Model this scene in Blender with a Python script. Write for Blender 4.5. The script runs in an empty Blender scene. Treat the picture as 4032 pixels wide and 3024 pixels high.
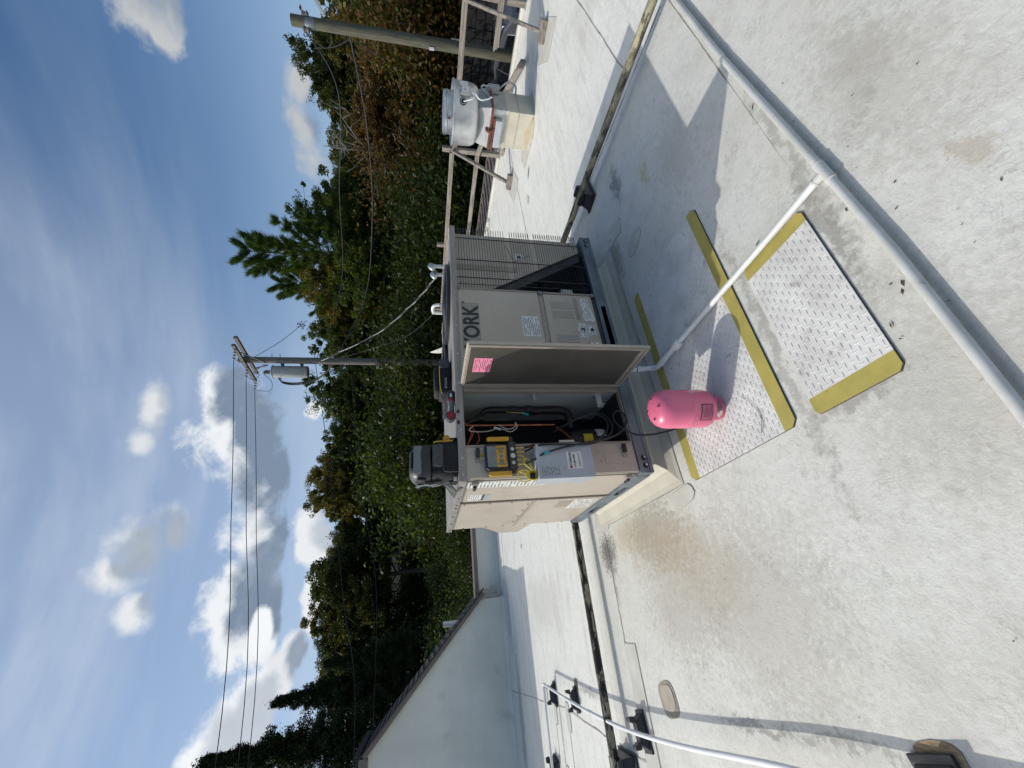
import bpy, bmesh, math, random
import numpy as np
from math import sin, cos, tan, pi, radians, sqrt, atan2
from mathutils import Vector, Matrix
random.seed(7)
SC = bpy.context.scene
COL = SC.collection

# ------------------------------------------------------------------ camera
YAW, PIT, ROLL = radians(30.15), radians(12.214), radians(0.249)
fwd = Vector((sin(YAW)*cos(PIT), cos(YAW)*cos(PIT), -sin(PIT)))
rgt = Vector((cos(YAW), -sin(YAW), 0))
dwn = -(rgt.cross(fwd))
cx = rgt*sin(ROLL) + dwn*cos(ROLL)      # the phone was held upright: picture right is down
cy = rgt*cos(ROLL) - dwn*sin(ROLL)
cd = bpy.data.cameras.new('camera'); cam = bpy.data.objects.new('camera', cd); COL.objects.link(cam)
cd.sensor_fit = 'HORIZONTAL'; cd.sensor_width = 36.0; cd.lens = 14.521
cd.clip_start = 0.05; cd.clip_end = 3000
m = Matrix.Identity(4)
for i in range(3):
    m[i][0] = cx[i]; m[i][1] = cy[i]; m[i][2] = -fwd[i]
m.translation = Vector((-0.725, -2.346, 1.65))
cam.matrix_world = m
SC.camera = cam

# ------------------------------------------------------------------ exposure, sun, sky
SC.view_settings.view_transform = 'Standard'; SC.view_settings.look = 'None'
SC.view_settings.exposure = 0.0; SC.view_settings.gamma = 1.0; SC.view_settings.use_curve_mapping = False
SUN_EL = radians(40.3)
to_sun = Vector((-0.752*cos(SUN_EL), 0.659*cos(SUN_EL), sin(SUN_EL)))
sd = bpy.data.lights.new('sun', 'SUN'); sd.energy = 2.7; sd.angle = radians(0.5); sd.color = (1.0, 0.955, 0.88)
sun = bpy.data.objects.new('sun', sd); COL.objects.link(sun)
sun.rotation_euler = to_sun.to_track_quat('Z', 'Y').to_euler(); sun.location = (-20, 18, 30)

world = bpy.data.worlds.new('World'); SC.world = world; world.use_nodes = True
wt = world.node_tree; wt.nodes.clear()
class NT:
    """little helper for building node trees"""
    def __init__(s, t): s.t = t
    def n(s, typ, **kw):
        nd = s.t.nodes.new(typ)
        for k, v in kw.items(): setattr(nd, k, v)
        return nd
    def put(s, sock, v):
        if isinstance(v, bpy.types.NodeSocket): s.t.links.new(v, sock)
        elif v is not None: sock.default_value = v
    def M(s, op, a, b=None, c=None, clamp=False):
        nd = s.n('ShaderNodeMath', operation=op, use_clamp=clamp)
        s.put(nd.inputs[0], a); s.put(nd.inputs[1], b); s.put(nd.inputs[2], c)
        return nd.outputs[0]
    def V(s, op, a, b=None):
        nd = s.n('ShaderNodeVectorMath', operation=op); s.put(nd.inputs[0], a)
        if b is not None: s.put(nd.inputs[1], b)
        return nd.outputs['Value'] if op in ('LENGTH', 'DOT_PRODUCT', 'DISTANCE') else nd.outputs[0]
    def ss(s, x, a, b):
        nd = s.n('ShaderNodeMapRange', interpolation_type='SMOOTHSTEP')
        s.put(nd.inputs['Value'], x); nd.inputs['From Min'].default_value = a; nd.inputs['From Max'].default_value = b
        return nd.outputs['Result']
    def lin(s, x, a, b, c=0.0, d=1.0):
        nd = s.n('ShaderNodeMapRange'); s.put(nd.inputs['Value'], x)
        for k, v in zip(('From Min', 'From Max', 'To Min', 'To Max'), (a, b, c, d)): nd.inputs[k].default_value = v
        return nd.outputs['Result']
    def mix(s, f, a, b, blend='MIX'):
        nd = s.n('ShaderNodeMix', data_type='RGBA', blend_type=blend); s.put(nd.inputs['Factor'], f)
        ia = [i for i in nd.inputs if i.type == 'RGBA']
        for sk, v in zip(ia, (a, b)):
            if isinstance(v, bpy.types.NodeSocket): s.t.links.new(v, sk)
            else: sk.default_value = (*v[:3], 1)
        return [o for o in nd.outputs if o.type == 'RGBA'][0]
    def noise(s, vec, scale, detail=3.0, rough=0.55, dist=0.0, color=False, ntype=None):
        nd = s.n('ShaderNodeTexNoise'); s.put(nd.inputs['Vector'], vec)
        if ntype: nd.noise_type = ntype
        nd.inputs['Scale'].default_value = scale; nd.inputs['Detail'].default_value = detail
        nd.inputs['Roughness'].default_value = rough; nd.inputs['Distortion'].default_value = dist
        return nd.outputs['Color' if color else 'Fac']
    def mapping(s, vec, scale=(1, 1, 1), loc=(0, 0, 0), rot=(0, 0, 0)):
        nd = s.n('ShaderNodeMapping'); s.put(nd.inputs['Vector'], vec)
        nd.inputs['Scale'].default_value = scale; nd.inputs['Location'].default_value = loc; nd.inputs['Rotation'].default_value = rot
        return nd.outputs[0]

W = NT(wt)
out = W.n('ShaderNodeOutputWorld'); bg = W.n('ShaderNodeBackground'); bg.inputs['Strength'].default_value = 0.106
wt.links.new(bg.outputs[0], out.inputs[0])
sky = W.n('ShaderNodeTexSky', sky_type='NISHITA'); sky.sun_disc = False
sky.sun_elevation = SUN_EL; sky.sun_rotation = atan2(to_sun.x, to_sun.y)
sky.air_density = 1.0; sky.dust_density = 0.6; sky.ozone_density = 1.4
dirv = W.n('ShaderNodeTexCoord').outputs['Generated']
sep = W.n('ShaderNodeSeparateXYZ'); W.put(sep.inputs[0], dirv)
az = W.M('MULTIPLY', W.M('ARCTAN2', sep.outputs[0], sep.outputs[1]), 180/pi)
el = W.M('MULTIPLY', W.M('ARCSINE', sep.outputs[2]), 180/pi)
cool = W.mix(1.0, sky.outputs[0], (0.60, 0.84, 1.02), "MULTIPLY")
# thin high cirrus, streaks running towards the lower right, denser near the sun
pl = W.n('ShaderNodeCombineXYZ'); W.put(pl.inputs[0], az); W.put(pl.inputs[1], el)
cir_v = W.mapping(pl.outputs[0], scale=(0.022, 0.085, 1), rot=(0, 0, radians(-30)))
cir = W.M('MULTIPLY_ADD', W.noise(cir_v, 1.0, 5, 0.55, 0.35), 0.72, W.M('MULTIPLY', W.noise(W.mapping(pl.outputs[0], scale=(0.03, 0.30, 1), rot=(0, 0, radians(-36))), 1.0, 4, 0.5), 0.28))
sun_d = W.V('DOT_PRODUCT', dirv, tuple(to_sun))
near = W.ss(sun_d, -0.05, 0.72)
cirm = W.M('MULTIPLY', W.ss(cir, 0.40, 0.68), W.M("MULTIPLY_ADD", near, 0.50, 0.06), clamp=True)
col = W.mix(cirm, cool, (6.0, 6.7, 7.6))
col = W.mix(W.M('MULTIPLY', W.ss(near, 0.0, 0.9), 0.40), col, (4.9, 5.8, 7.3))
# glow close around the sun, out of view, added to lift the roof's shade
col = W.mix(W.ss(sun_d, 0.84, 0.985), col, (30.0, 28.5, 26.0))
low = W.M('MULTIPLY', W.M('SUBTRACT', 1.0, W.ss(el, 4.0, 30.0)), 0.35)
col = W.mix(low, col, (5.4, 6.2, 7.2))
# cumulus: every cloud a few rounded lobes on a flat base, edges broken by noise
fb = W.noise(W.mapping(dirv, scale=(1, 1, 1.3)), 11.0, 9, 0.62, 0.3)
fb2 = W.noise(W.mapping(dirv, scale=(1, 1, 1.5), loc=(3, 1, 2)), 3.2, 5, 0.55)
nz = W.M('ADD', W.M('MULTIPLY', W.M('SUBTRACT', fb, 0.5), 2.6), W.M('MULTIPLY', W.M('SUBTRACT', fb2, 0.5), 2.2))
dsh = W.V('ADD', dirv, (-0.02, 0.0, 0.035))
nz2 = W.M('ADD', W.M('MULTIPLY', W.M('SUBTRACT', W.noise(W.mapping(dsh, scale=(1, 1, 1.3)), 9.0, 6, 0.55, 0.3), 0.5), 2.4), W.M('MULTIPLY', W.M('SUBTRACT', fb2, 0.5), 1.5))
def lobes(lst, ashift=0.0, eshift=0.0):
    f = None
    for (a, e, ra, re) in lst:
        dx = W.M('MULTIPLY', W.M('SUBTRACT', az, a+ashift), 1.0/ra)
        dy = W.M('MULTIPLY', W.M('SUBTRACT', el, e+eshift), 1.0/re)
        r = W.M('SQRT', W.M('ADD', W.M('MULTIPLY', dx, dx), W.M('MULTIPLY', dy, dy)))
        v = W.M('SUBTRACT', 1.0, r)
        f = v if f is None else W.M('MAXIMUM', f, v)
    return f
clouds = [
 # (lobes, flat base elevation or None, edge width, grey strength)
 ([(25, 20, 7.0, 5.6), (18, 18.5, 9, 5.2), (12, 18, 5.5, 3.4), (29.0, 22.5, 4.0, 3.4)], 15.0, 0.52, 1.0),
 ([(5.5, 18.0, 6.3, 4.0), (10, 17, 4, 3.0), (2.0, 16.6, 3.6, 2.4)], 14.8, 0.48, 1.0),
 ([(11, 28.3, 4.2, 3.0), (8.5, 30.0, 2.8, 2.2), (4.5, 28.0, 2.6, 1.9), (12.5, 25.8, 3.4, 1.6)], None, 0.85, 0.7),
 ([(27.5, 28.6, 3.4, 1.6), (23, 29.6, 2.0, 1.2)], None, 0.85, 0.4),
 ([(71, 24.5, 5.4, 3.4), (74, 26.0, 6, 3.4), (67, 23.0, 2.4, 1.6)], None, 0.55, 0.7),
 ([(58.5, 12.8, 5.2, 2.3), (64, 12.6, 3, 1.7)], None, 0.70, 0.95),
 ([(10, 12.6, 3.0, 2.6), (13, 13.2, 2.6, 1.8), (26.5, 13.4, 1.7, 1.5), (5, 12, 4, 1.4)], None, 0.42, 0.45),
 ([(-3.0, 14.6, 2.6, 1.6), (-0.5, 13.4, 2, 1.2)], None, 0.5, 0.8),
 ([(-7.5, 18.0, 3.4, 2.0), (-12, 19.0, 6, 3.2), (-6, 16.2, 4, 2.2), (1.5, 16.8, 2, 1.0)], None, 0.5, 0.5),
 ([(-30, 15, 9, 4), (-44, 17, 8, 4), (95, 14, 9, 4), (112, 20, 10, 5), (140, 15, 12, 4), (170, 18, 12, 5), (-80, 16, 14, 5), (-120, 15, 12, 4), (-150, 24, 8, 4)], None, 0.5, 0.6),
]
bright = [1.0, 1.0, 0.92, 0.85, 0.62, 0.60, 0.95, 0.9, 1.05, 0.9]
for (lst, base, edge, grey), br in zip(clouds, bright):
    d = W.M('ADD', lobes(lst), W.M('MULTIPLY', nz, 0.80))
    if base is not None:
        d = W.M('SUBTRACT', d, W.M('MAXIMUM', 0.0, W.M('MULTIPLY', W.M('SUBTRACT', base+0.9, el), 0.55)))
    mask = W.ss(d, 0.0, edge)
    core = W.M('ADD', lobes(lst, 1.6, -1.9), W.M('MULTIPLY', nz2, 0.75))
    sh = W.M('MULTIPLY', W.ss(core, -0.08, 0.45), grey)
    fine = W.M('MULTIPLY_ADD', fb, 0.7, 0.65)
    sh = W.M('MULTIPLY', sh, fine, clamp=True)
    cc = W.mix(sh, (8.2*br, 8.5*br, 8.8*br), (2.0, 2.65, 3.6))
    col = W.mix(mask, col, cc)
W.put(bg.inputs['Color'], col)

# ------------------------------------------------------------------ materials
MATS = {}
def mat(name, c1, c2=None, scale=6.0, rough=0.6, metal=0.0, bump=0.0, bscale=60.0, stretch=(1, 1, 1), spots=None, lo=0.35, hi=0.65, spec=0.5, coat=0.0, detail=5):
    if name in MATS: return MATS[name]
    mt = bpy.data.materials.new(name); mt.use_nodes = True
    T = NT(mt.node_tree); bs = mt.node_tree.nodes['Principled BSDF']
    co = T.n('ShaderNodeTexCoord').outputs['Object']
    v = T.mapping(co, scale=stretch)
    colr = None
    if c2 is not None:
        f = T.ss(T.noise(v, scale, detail, 0.6), lo, hi)
        colr = T.mix(f, c1, c2)
    if spots is not None:                    # (colour, scale, lo, hi): wear, rust or grime
        f2 = T.ss(T.noise(v, spots[1], 8, 0.65, 0.3), spots[2], spots[3])
        colr = T.mix(f2, colr if colr is not None else c1, spots[0])
    if colr is None: bs.inputs['Base Color'].default_value = (*c1, 1)
    else: T.put(bs.inputs['Base Color'], colr)
    bs.inputs['Metallic'].default_value = metal
    rn = T.noise(v, scale*2.3, 4, 0.6)
    T.put(bs.inputs['Roughness'], T.lin(rn, 0.2, 0.8, max(rough-0.1, 0.02), min(rough+0.1, 1)))
    bs.inputs['Specular IOR Level'].default_value = spec
    if coat: bs.inputs['Coat Weight'].default_value = coat; bs.inputs['Coat Roughness'].default_value = 0.08
    if bump:
        b = T.n('ShaderNodeBump'); b.inputs['Strength'].default_value = bump; b.inputs['Distance'].default_value = 0.004
        T.put(b.inputs['Height'], T.noise(v, bscale, 4, 0.6)); T.put(bs.inputs['Normal'], b.outputs[0])
    MATS[name] = mt
    return mt

def leaf_mat(name, a, b, c, transl=0.35):
    mt = bpy.data.materials.new(name); mt.use_nodes = True
    T = NT(mt.node_tree); mt.node_tree.nodes.clear()
    o = T.n('ShaderNodeOutputMaterial')
    rnd = T.n('ShaderNodeNewGeometry').outputs['Random Per Island']
    col = T.mix(T.ss(rnd, 0.0, 0.6), a, b); col = T.mix(T.ss(rnd, 0.72, 1.0), col, c)
    co = T.n('ShaderNodeTexCoord').outputs['Object']
    col = T.mix(T.ss(T.noise(co, 0.55, 3), 0.35, 0.7), col, T.mix(1.0, col, (1.5, 1.15, 0.55), 'MULTIPLY'))
    d = T.n('ShaderNodeBsdfPrincipled'); T.put(d.inputs['Base Color'], col); d.inputs['Roughness'].default_value = 0.5
    d.inputs['Specular IOR Level'].default_value = 0.2
    t = T.n('ShaderNodeBsdfTranslucent'); T.put(t.inputs['Color'], T.mix(1.0, col, (1.5, 1.5, 0.7), 'MULTIPLY'))
    mx = T.n('ShaderNodeMixShader'); mx.inputs[0].default_value = transl
    mt.node_tree.links.new(d.outputs[0], mx.inputs[1]); mt.node_tree.links.new(t.outputs[0], mx.inputs[2])
    mt.node_tree.links.new(mx.outputs[0], o.inputs[0])
    MATS[name] = mt
    return mt

# ------------------------------------------------------------------ mesh helpers
class MB:
    def __init__(s): s.v = []; s.f = []
    def add(s, vs, fs):
        o = len(s.v); s.v += [tuple(p) for p in vs]; s.f += [tuple(i+o for i in f) for f in fs]; return s
    def box(s, x0, x1, y0, y1, z0, z1):
        return s.add([(x0,y0,z0),(x1,y0,z0),(x1,y1,z0),(x0,y1,z0),(x0,y0,z1),(x1,y0,z1),(x1,y1,z1),(x0,y1,z1)],
                     [(3,2,1,0),(4,5,6,7),(0,1,5,4),(1,2,6,5),(2,3,7,6),(3,0,4,7)])
    def beam(s, p, q, w, h, up=(0, 0, 1)):
        p = Vector(p); q = Vector(q); d = (q-p).normalized(); u = Vector(up)
        sd_ = d.cross(u)
        if sd_.length < 1e-4: sd_ = d.cross(Vector((1, 0, 0)))
        sd_.normalize(); u = sd_.cross(d)
        vs = []
        for e in (p, q):
            for a, b in ((-1,-1),(1,-1),(1,1),(-1,1)): vs.append(e + sd_*(a*w/2) + u*(b*h/2))
        return s.add(vs, [(0,1,2,3),(7,6,5,4),(0,4,5,1),(1,5,6,2),(2,6,7,3),(3,7,4,0)])
    def prism(s, poly, ext):
        n = len(poly); e = Vector(ext); a = [Vector(p) for p in poly]
        return s.add(a + [p+e for p in a], [tuple(range(n-1, -1, -1)), tuple(range(n, 2*n))] + [(i, (i+1) % n, (i+1) % n+n, i+n) for i in range(n)])
    def poly(s, pts): return s.add(pts, [tuple(range(len(pts)))])
    def tube(s, pts, r, n=8, cap=True):
        P = [Vector(p) for p in pts]; k = len(P)
        rs = r if hasattr(r, '__len__') else [r]*k
        vs = []; fs = []; u = None
        for i in range(k):
            d = (P[min(i+1, k-1)] - P[max(i-1, 0)])
            d = d.normalized() if d.length > 1e-9 else Vector((0, 0, 1))
            if u is None:
                u = d.cross(Vector((0, 0, 1)))
                if u.length < 0.05: u = d.cross(Vector((1, 0, 0)))
            else: u = u - d*u.dot(d)
            u.normalize(); w = d.cross(u)
            for j in range(n):
                a = 2*pi*j/n; vs.append(P[i] + (u*cos(a) + w*sin(a))*rs[i])
        for i in range(k-1):
            for j in range(n):
                fs.append((i*n+j, i*n+(j+1) % n, (i+1)*n+(j+1) % n, (i+1)*n+j))
        if cap: fs += [tuple(range(n-1, -1, -1)), tuple(range((k-1)*n, k*n))]
        return s.add(vs, fs)
    def lathe(s, prof, c, n=32, cap=True):
        c = Vector(c); vs = []; fs = []
        for (r, z) in prof:
            for j in range(n):
                a = 2*pi*j/n; vs.append((c.x+r*cos(a), c.y+r*sin(a), c.z+z))
        for i in range(len(prof)-1):
            for j in range(n): fs.append((i*n+j, i*n+(j+1) % n, (i+1)*n+(j+1) % n, (i+1)*n+j))
        if cap: fs += [tuple(range(n-1, -1, -1)), tuple(range((len(prof)-1)*n, len(prof)*n))]
        return s.add(vs, fs)
    def disc(s, c, nrm, r, h, n=10):
        c = Vector(c); d = Vector(nrm).normalized()
        return s.tube([c, c+d*h], r, n)

def smooth_path(pts, sub=6):
    P = [Vector(p) for p in pts]; o = []
    for i in range(len(P)-1):
        a = P[max(i-1, 0)]; b = P[i]; c = P[i+1]; d = P[min(i+2, len(P)-1)]
        for k in range(sub):
            t = k/sub
            o.append(0.5*((2*b)+(c-a)*t+(2*a-5*b+4*c-d)*t*t+(3*b-a-3*c+d)*t**3))
    o.append(P[-1]); return o

def thing(name, label, cat, loc=(0, 0, 0), group=None):
    o = bpy.data.objects.new(name, None); COL.objects.link(o); o.location = loc; o.empty_display_size = 0.1
    o['label'] = label; o['category'] = cat
    if group: o['group'] = group
    return o
def origin_of(p):
    while p is not None and p.parent is not None: p = p.parent
    return Vector(p.location) if p is not None else Vector((0, 0, 0))
def part(name, mb, m_, parent=None, smooth=False, bevel=0.0, label=None, kind=None, loc=None):
    me = bpy.data.meshes.new(name)
    off = origin_of(parent) if parent is not None else (Vector(loc) if loc else Vector((0, 0, 0)))
    me.from_pydata([tuple(Vector(v)-off) for v in mb.v], [], mb.f); me.update()
    me.materials.append(m_)
    if smooth:
        me.shade_smooth()
    o = bpy.data.objects.new(name, me); COL.objects.link(o)
    if smooth:
        try: me.set_sharp_from_angle(angle=radians(40))
        except Exception: pass
    if parent is not None: o.parent = parent
    elif loc: o.location = loc
    if bevel:
        b = o.modifiers.new('bevel', 'BEVEL'); b.width = bevel; b.segments = 2; b.limit_method = 'ANGLE'; b.angle_limit = radians(35)
    if label: o['label'] = label
    if kind: o['kind'] = kind
    return o
def solo(name, mb, m_, label, cat, loc=(0, 0, 0), group=None, **kw):
    o = part(name, mb, m_, None, loc=loc, **kw); o['label'] = label; o['category'] = cat
    if group: o['group'] = group
    return o
def copy_tree(o, parent=None):
    c = o.copy(); COL.objects.link(c)
    if parent is not None: c.parent = parent
    for ch in list(o.children): copy_tree(ch, c)
    return c
def text_mesh(s, size, bold=0.0):
    cu = bpy.data.curves.new('txt', 'FONT'); cu.body = s; cu.size = size; cu.offset = bold; cu.extrude = 0.0006; cu.resolution_u = 3
    ob = bpy.data.objects.new('txt', cu); COL.objects.link(ob)
    dg = bpy.context.evaluated_depsgraph_get()
    me = bpy.data.meshes.new_from_object(ob.evaluated_get(dg))
    bpy.data.objects.remove(ob)
    mb = MB(); mb.v = [tuple(v.co) for v in me.vertices]; mb.f = [tuple(p.vertices) for p in me.polygons]
    return mb
def place(mb, org, ux, uy, sx=1.0, sy=1.0):
    o = Vector(org); ux = Vector(ux); uy = Vector(uy); n = ux.cross(uy)
    mb.v = [tuple(o + ux*(v[0]*sx) + uy*(v[1]*sy) + n*v[2]) for v in mb.v]; return mb
def sticker(parent, org, ux, uy, w, h, m_, name='sticker', lines=8, ink=None, th=0.0012, seed=0, blank=0.0, lname='print', label=None):
    """a paper label with rows of small print; org = lower left, ux/uy unit vectors"""
    o = Vector(org); ux = Vector(ux); uy = Vector(uy); n = ux.cross(uy)
    mb = MB(); mb.prism([o, o+ux*w, o+ux*w+uy*h, o+uy*h], n*th)
    p = part(name, mb, m_, parent, label=label)
    if lines:
        rng = random.Random(seed); pb = MB()
        for i in range(lines):
            y = h*(0.92 - (0.84-blank)*(i/max(lines-1, 1))); x = w*0.06
            while x < w*0.9:
                l = w*rng.uniform(0.05, 0.22)
                if rng.random() < 0.8:
                    q = o + ux*x + uy*(y-h*0.018) + n*(th+0.0004)
                    pb.poly([q, q+ux*min(l, w*0.94-x), q+ux*min(l, w*0.94-x)+uy*h*0.3/max(lines, 3), q+uy*h*0.3/max(lines, 3)])
                x += l + w*0.025
        part(lname, pb, ink or MATS['ink'], p)
    return p

mat('ink', (0.05, 0.05, 0.055), rough=0.7)
mat('paper', (0.72, 0.72, 0.69), (0.6, 0.6, 0.56), 25, 0.55)
mat('beige_paint', (0.46, 0.405, 0.335), (0.43, 0.375, 0.305), 3.5, 0.42, bump=0.05, bscale=300, spots=((0.34, 0.295, 0.24), 5, 0.54, 0.78))
mat('beige_trim', (0.33, 0.285, 0.235), (0.29, 0.25, 0.205), 4, 0.45)
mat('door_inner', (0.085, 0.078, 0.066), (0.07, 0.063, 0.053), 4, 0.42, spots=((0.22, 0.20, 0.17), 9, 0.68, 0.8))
mat('decal_grey', (0.30, 0.27, 0.225), (0.27, 0.24, 0.20), 4, 0.45)
mat('galv_dark', (0.20, 0.235, 0.265), (0.13, 0.155, 0.18), 5, 0.45, 0.55, bump=0.08)
mat('galv', (0.52, 0.54, 0.55), (0.40, 0.42, 0.43), 9, 0.42, 0.75, bump=0.06, spots=((0.3, 0.3, 0.29), 14, 0.62, 0.8))
mat('top_sheet', (0.36, 0.335, 0.31), (0.25, 0.225, 0.205), 3.0, 0.55, 0.35, stretch=(0.6, 6, 6), spots=((0.17, 0.15, 0.135), 2.4, 0.55, 0.8))
mat('aluminium', (0.66, 0.68, 0.69), (0.55, 0.57, 0.59), 5, 0.36, 0.85, bump=0.12, bscale=25, spots=((0.42, 0.43, 0.44), 6, 0.6, 0.85))
mat('black_plastic', (0.016, 0.016, 0.018), (0.028, 0.028, 0.03), 10, 0.45)
mat('black_rubber', (0.012, 0.012, 0.013), rough=0.5)
mat('black_cloth', (0.008, 0.0085, 0.01), (0.016, 0.0165, 0.019), 30, 0.85, bump=0.4, bscale=250)
mat('grey_cloth', (0.085, 0.085, 0.088), (0.065, 0.065, 0.068), 30, 0.85, bump=0.3, bscale=250)
mat('void', (0.008, 0.008, 0.009), rough=0.9)  # flat black standing in for the shade inside cavities and openings
mat('dark_steel', (0.03, 0.04, 0.045), (0.05, 0.06, 0.065), 8, 0.5, 0.3)
mat('interior_grey', (0.58, 0.63, 0.61), (0.50, 0.55, 0.53), 4, 0.5, 0.2, spots=((0.16, 0.17, 0.17), 6, 0.64, 0.8))
mat('copper', (0.50, 0.19, 0.11), (0.30, 0.10, 0.06), 12, 0.35, 0.9)
mat('brass', (0.62, 0.45, 0.18), rough=0.3, metal=0.9)
mat('wire_orange', (0.55, 0.13, 0.05), rough=0.5)
mat('wire_white', (0.7, 0.68, 0.62), rough=0.5)
mat('yellow_plastic', (0.62, 0.33, 0.02), (0.55, 0.28, 0.015), 10, 0.4)
mat('yellow_label', (0.75, 0.58, 0.03), rough=0.5)
mat('lcd', (0.19, 0.22, 0.21), (0.16, 0.19, 0.18), 20, 0.2)
mat('grey_button', (0.16, 0.17, 0.18), rough=0.5)
mat('blue_plastic', (0.03, 0.22, 0.5), rough=0.4)
mat('teal_plastic', (0.02, 0.33, 0.38), rough=0.4)
mat('red_plastic', (0.35, 0.015, 0.03), rough=0.4)
mat('box_grey', (0.40, 0.43, 0.46), (0.36, 0.39, 0.42), 6, 0.4, spots=((0.30, 0.32, 0.34), 12, 0.66, 0.8))
mat('pink_paint', (0.74, 0.165, 0.27), (0.70, 0.145, 0.25), 5, 0.32, coat=0.12, spots=((0.56, 0.10, 0.18), 16, 0.72, 0.82))
mat('pink_label', (0.52, 0.13, 0.22), rough=0.6)
mat('maroon', (0.10, 0.012, 0.03), rough=0.6)
mat('pink_paper', (0.80, 0.27, 0.40), rough=0.7)
mat('pvc_white', (0.74, 0.74, 0.71), (0.64, 0.64, 0.61), 7, 0.38, bump=0.03, spots=((0.36, 0.35, 0.32), 20, 0.66, 0.85))
mat('pvc_aged', (0.60, 0.60, 0.57), (0.50, 0.50, 0.47), 6, 0.5, bump=0.05, spots=((0.22, 0.21, 0.19), 28, 0.60, 0.80))
mat('conduit_white', (0.80, 0.81, 0.81), (0.74, 0.75, 0.75), 8, 0.35, spots=((0.3, 0.3, 0.29), 30, 0.68, 0.85))
mat('gas_paint', (0.34, 0.31, 0.22), (0.22, 0.20, 0.14), 9, 0.8, bump=0.7, bscale=40, stretch=(0.6, 2.0, 2.0), spots=((0.016, 0.014, 0.012), 12, 0.44, 0.51), detail=9)
mat('gas_paint_yellow', (0.42, 0.38, 0.24), (0.22, 0.20, 0.14), 7, 0.8, bump=0.7, bscale=40, stretch=(1.6, 0.5, 1.6), spots=((0.07, 0.065, 0.045), 12, 0.45, 0.58), detail=9)
mat('mat_tread', (0.66, 0.65, 0.625), (0.55, 0.54, 0.515), 5, 0.8, bump=0.1, spots=((0.33, 0.315, 0.29), 11, 0.56, 0.76), spec=0.2)
mat('mat_yellow', (0.41, 0.345, 0.085), (0.35, 0.295, 0.075), 8, 0.6, bump=0.06, spots=((0.10, 0.085, 0.03), 45, 0.63, 0.75))
mat('mat_edge', (0.06, 0.06, 0.06), rough=0.7)
mat('brown_metal', (0.17, 0.135, 0.115), (0.145, 0.115, 0.10), 5, 0.5)
mat('rust_brown', (0.20, 0.065, 0.035), (0.13, 0.04, 0.022), 9, 0.6, 0.2, bump=0.2)
mat('shingle', (0.018, 0.018, 0.02), (0.034, 0.034, 0.036), 30, 0.95, bump=0.8, bscale=150)
mat('membrane_wall', (0.70, 0.685, 0.615), (0.61, 0.60, 0.535), 1.2, 0.55, bump=0.05, spots=((0.42, 0.415, 0.38), 2.2, 0.56, 0.85))
mat('dirt_line', (0.22, 0.205, 0.18), (0.46, 0.44, 0.40), 5, 0.9, spots=((0.10, 0.09, 0.08), 7, 0.6, 0.75))
mat('patch_sheet', (0.57, 0.555, 0.50), (0.49, 0.475, 0.42), 5, 0.6, bump=0.08, spots=((0.40, 0.38, 0.33), 7, 0.6, 0.8))
mat('patch_tan', (0.40, 0.355, 0.28), (0.34, 0.30, 0.235), 14, 0.7, spots=((0.22, 0.19, 0.15), 20, 0.66, 0.8))
mat('patch_ring', (0.23, 0.205, 0.165), (0.32, 0.29, 0.24), 25, 0.85)
mat('rust_pad', (0.33, 0.25, 0.15), (0.20, 0.14, 0.08), 22, 0.9, stretch=(5, 1, 1), spots=((0.5, 0.46, 0.38), 12, 0.6, 0.75))
for ax, st in (('x', (0.6, 9, 9)), ('y', (9, 0.6, 9)), ('z', (9, 9, 0.6))):
    mat('wood_'+ax, (0.33, 0.295, 0.25), (0.15, 0.13, 0.11), 5.5, 0.85, bump=0.5, bscale=14, stretch=st, spots=((0.10, 0.085, 0.07), 6, 0.60, 0.72), detail=8)
mat('pole_wood', (0.115, 0.112, 0.08), (0.06, 0.06, 0.042), 5, 0.9, bump=0.5, bscale=14, stretch=(7, 7, 0.5))
mat('pole_wood_grey', (0.19, 0.175, 0.16), (0.12, 0.11, 0.10), 5, 0.9, bump=0.5, bscale=14, stretch=(7, 7, 0.5))
mat('transformer_grey', (0.40, 0.42, 0.42), (0.36, 0.38, 0.38), 3, 0.45, spots=((0.27, 0.27, 0.26), 4, 0.62, 0.8))
mat('porcelain', (0.16, 0.14, 0.14), rough=0.25)
mat('cable', (0.02, 0.02, 0.022), rough=0.7)
mat('cable_alu', (0.40, 0.41, 0.42), (0.12, 0.12, 0.12), 30, 0.5, 0.4)
mat('dull_alu', (0.36, 0.37, 0.38), (0.30, 0.31, 0.32), 6, 0.55, 0.5, bump=0.1, bscale=30)
mat('dead_wood', (0.24, 0.225, 0.20), (0.16, 0.15, 0.135), 6, 0.95)
mat('bark', (0.12, 0.105, 0.09), (0.06, 0.05, 0.042), 6, 0.95, bump=0.6, bscale=12, stretch=(5, 5, 0.8))
mat('asphalt', (0.05, 0.05, 0.052), (0.038, 0.038, 0.04), 3, 0.9, bump=0.4, bscale=40)
mat('stone_dark', (0.013, 0.013, 0.014), (0.008, 0.008, 0.009), 3, 0.95, bump=0.8, bscale=12)
mat('car_paint', (0.012, 0.012, 0.014), rough=0.22, coat=0.6)
mat('car_paint_grey', (0.10, 0.105, 0.12), rough=0.25, metal=0.4, coat=0.5)
mat('car_glass', (0.006, 0.007, 0.008), rough=0.05)
mat('chrome', (0.7, 0.7, 0.72), rough=0.12, metal=1.0)
mat('tail_red', (0.45, 0.008, 0.012), rough=0.2)
mat('barn_red', (0.10, 0.022, 0.019), (0.07, 0.017, 0.015), 6, 0.85, stretch=(8, 8, 0.6))
mat('white_trim', (0.62, 0.63, 0.64), (0.55, 0.56, 0.57), 4, 0.6)
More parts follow.
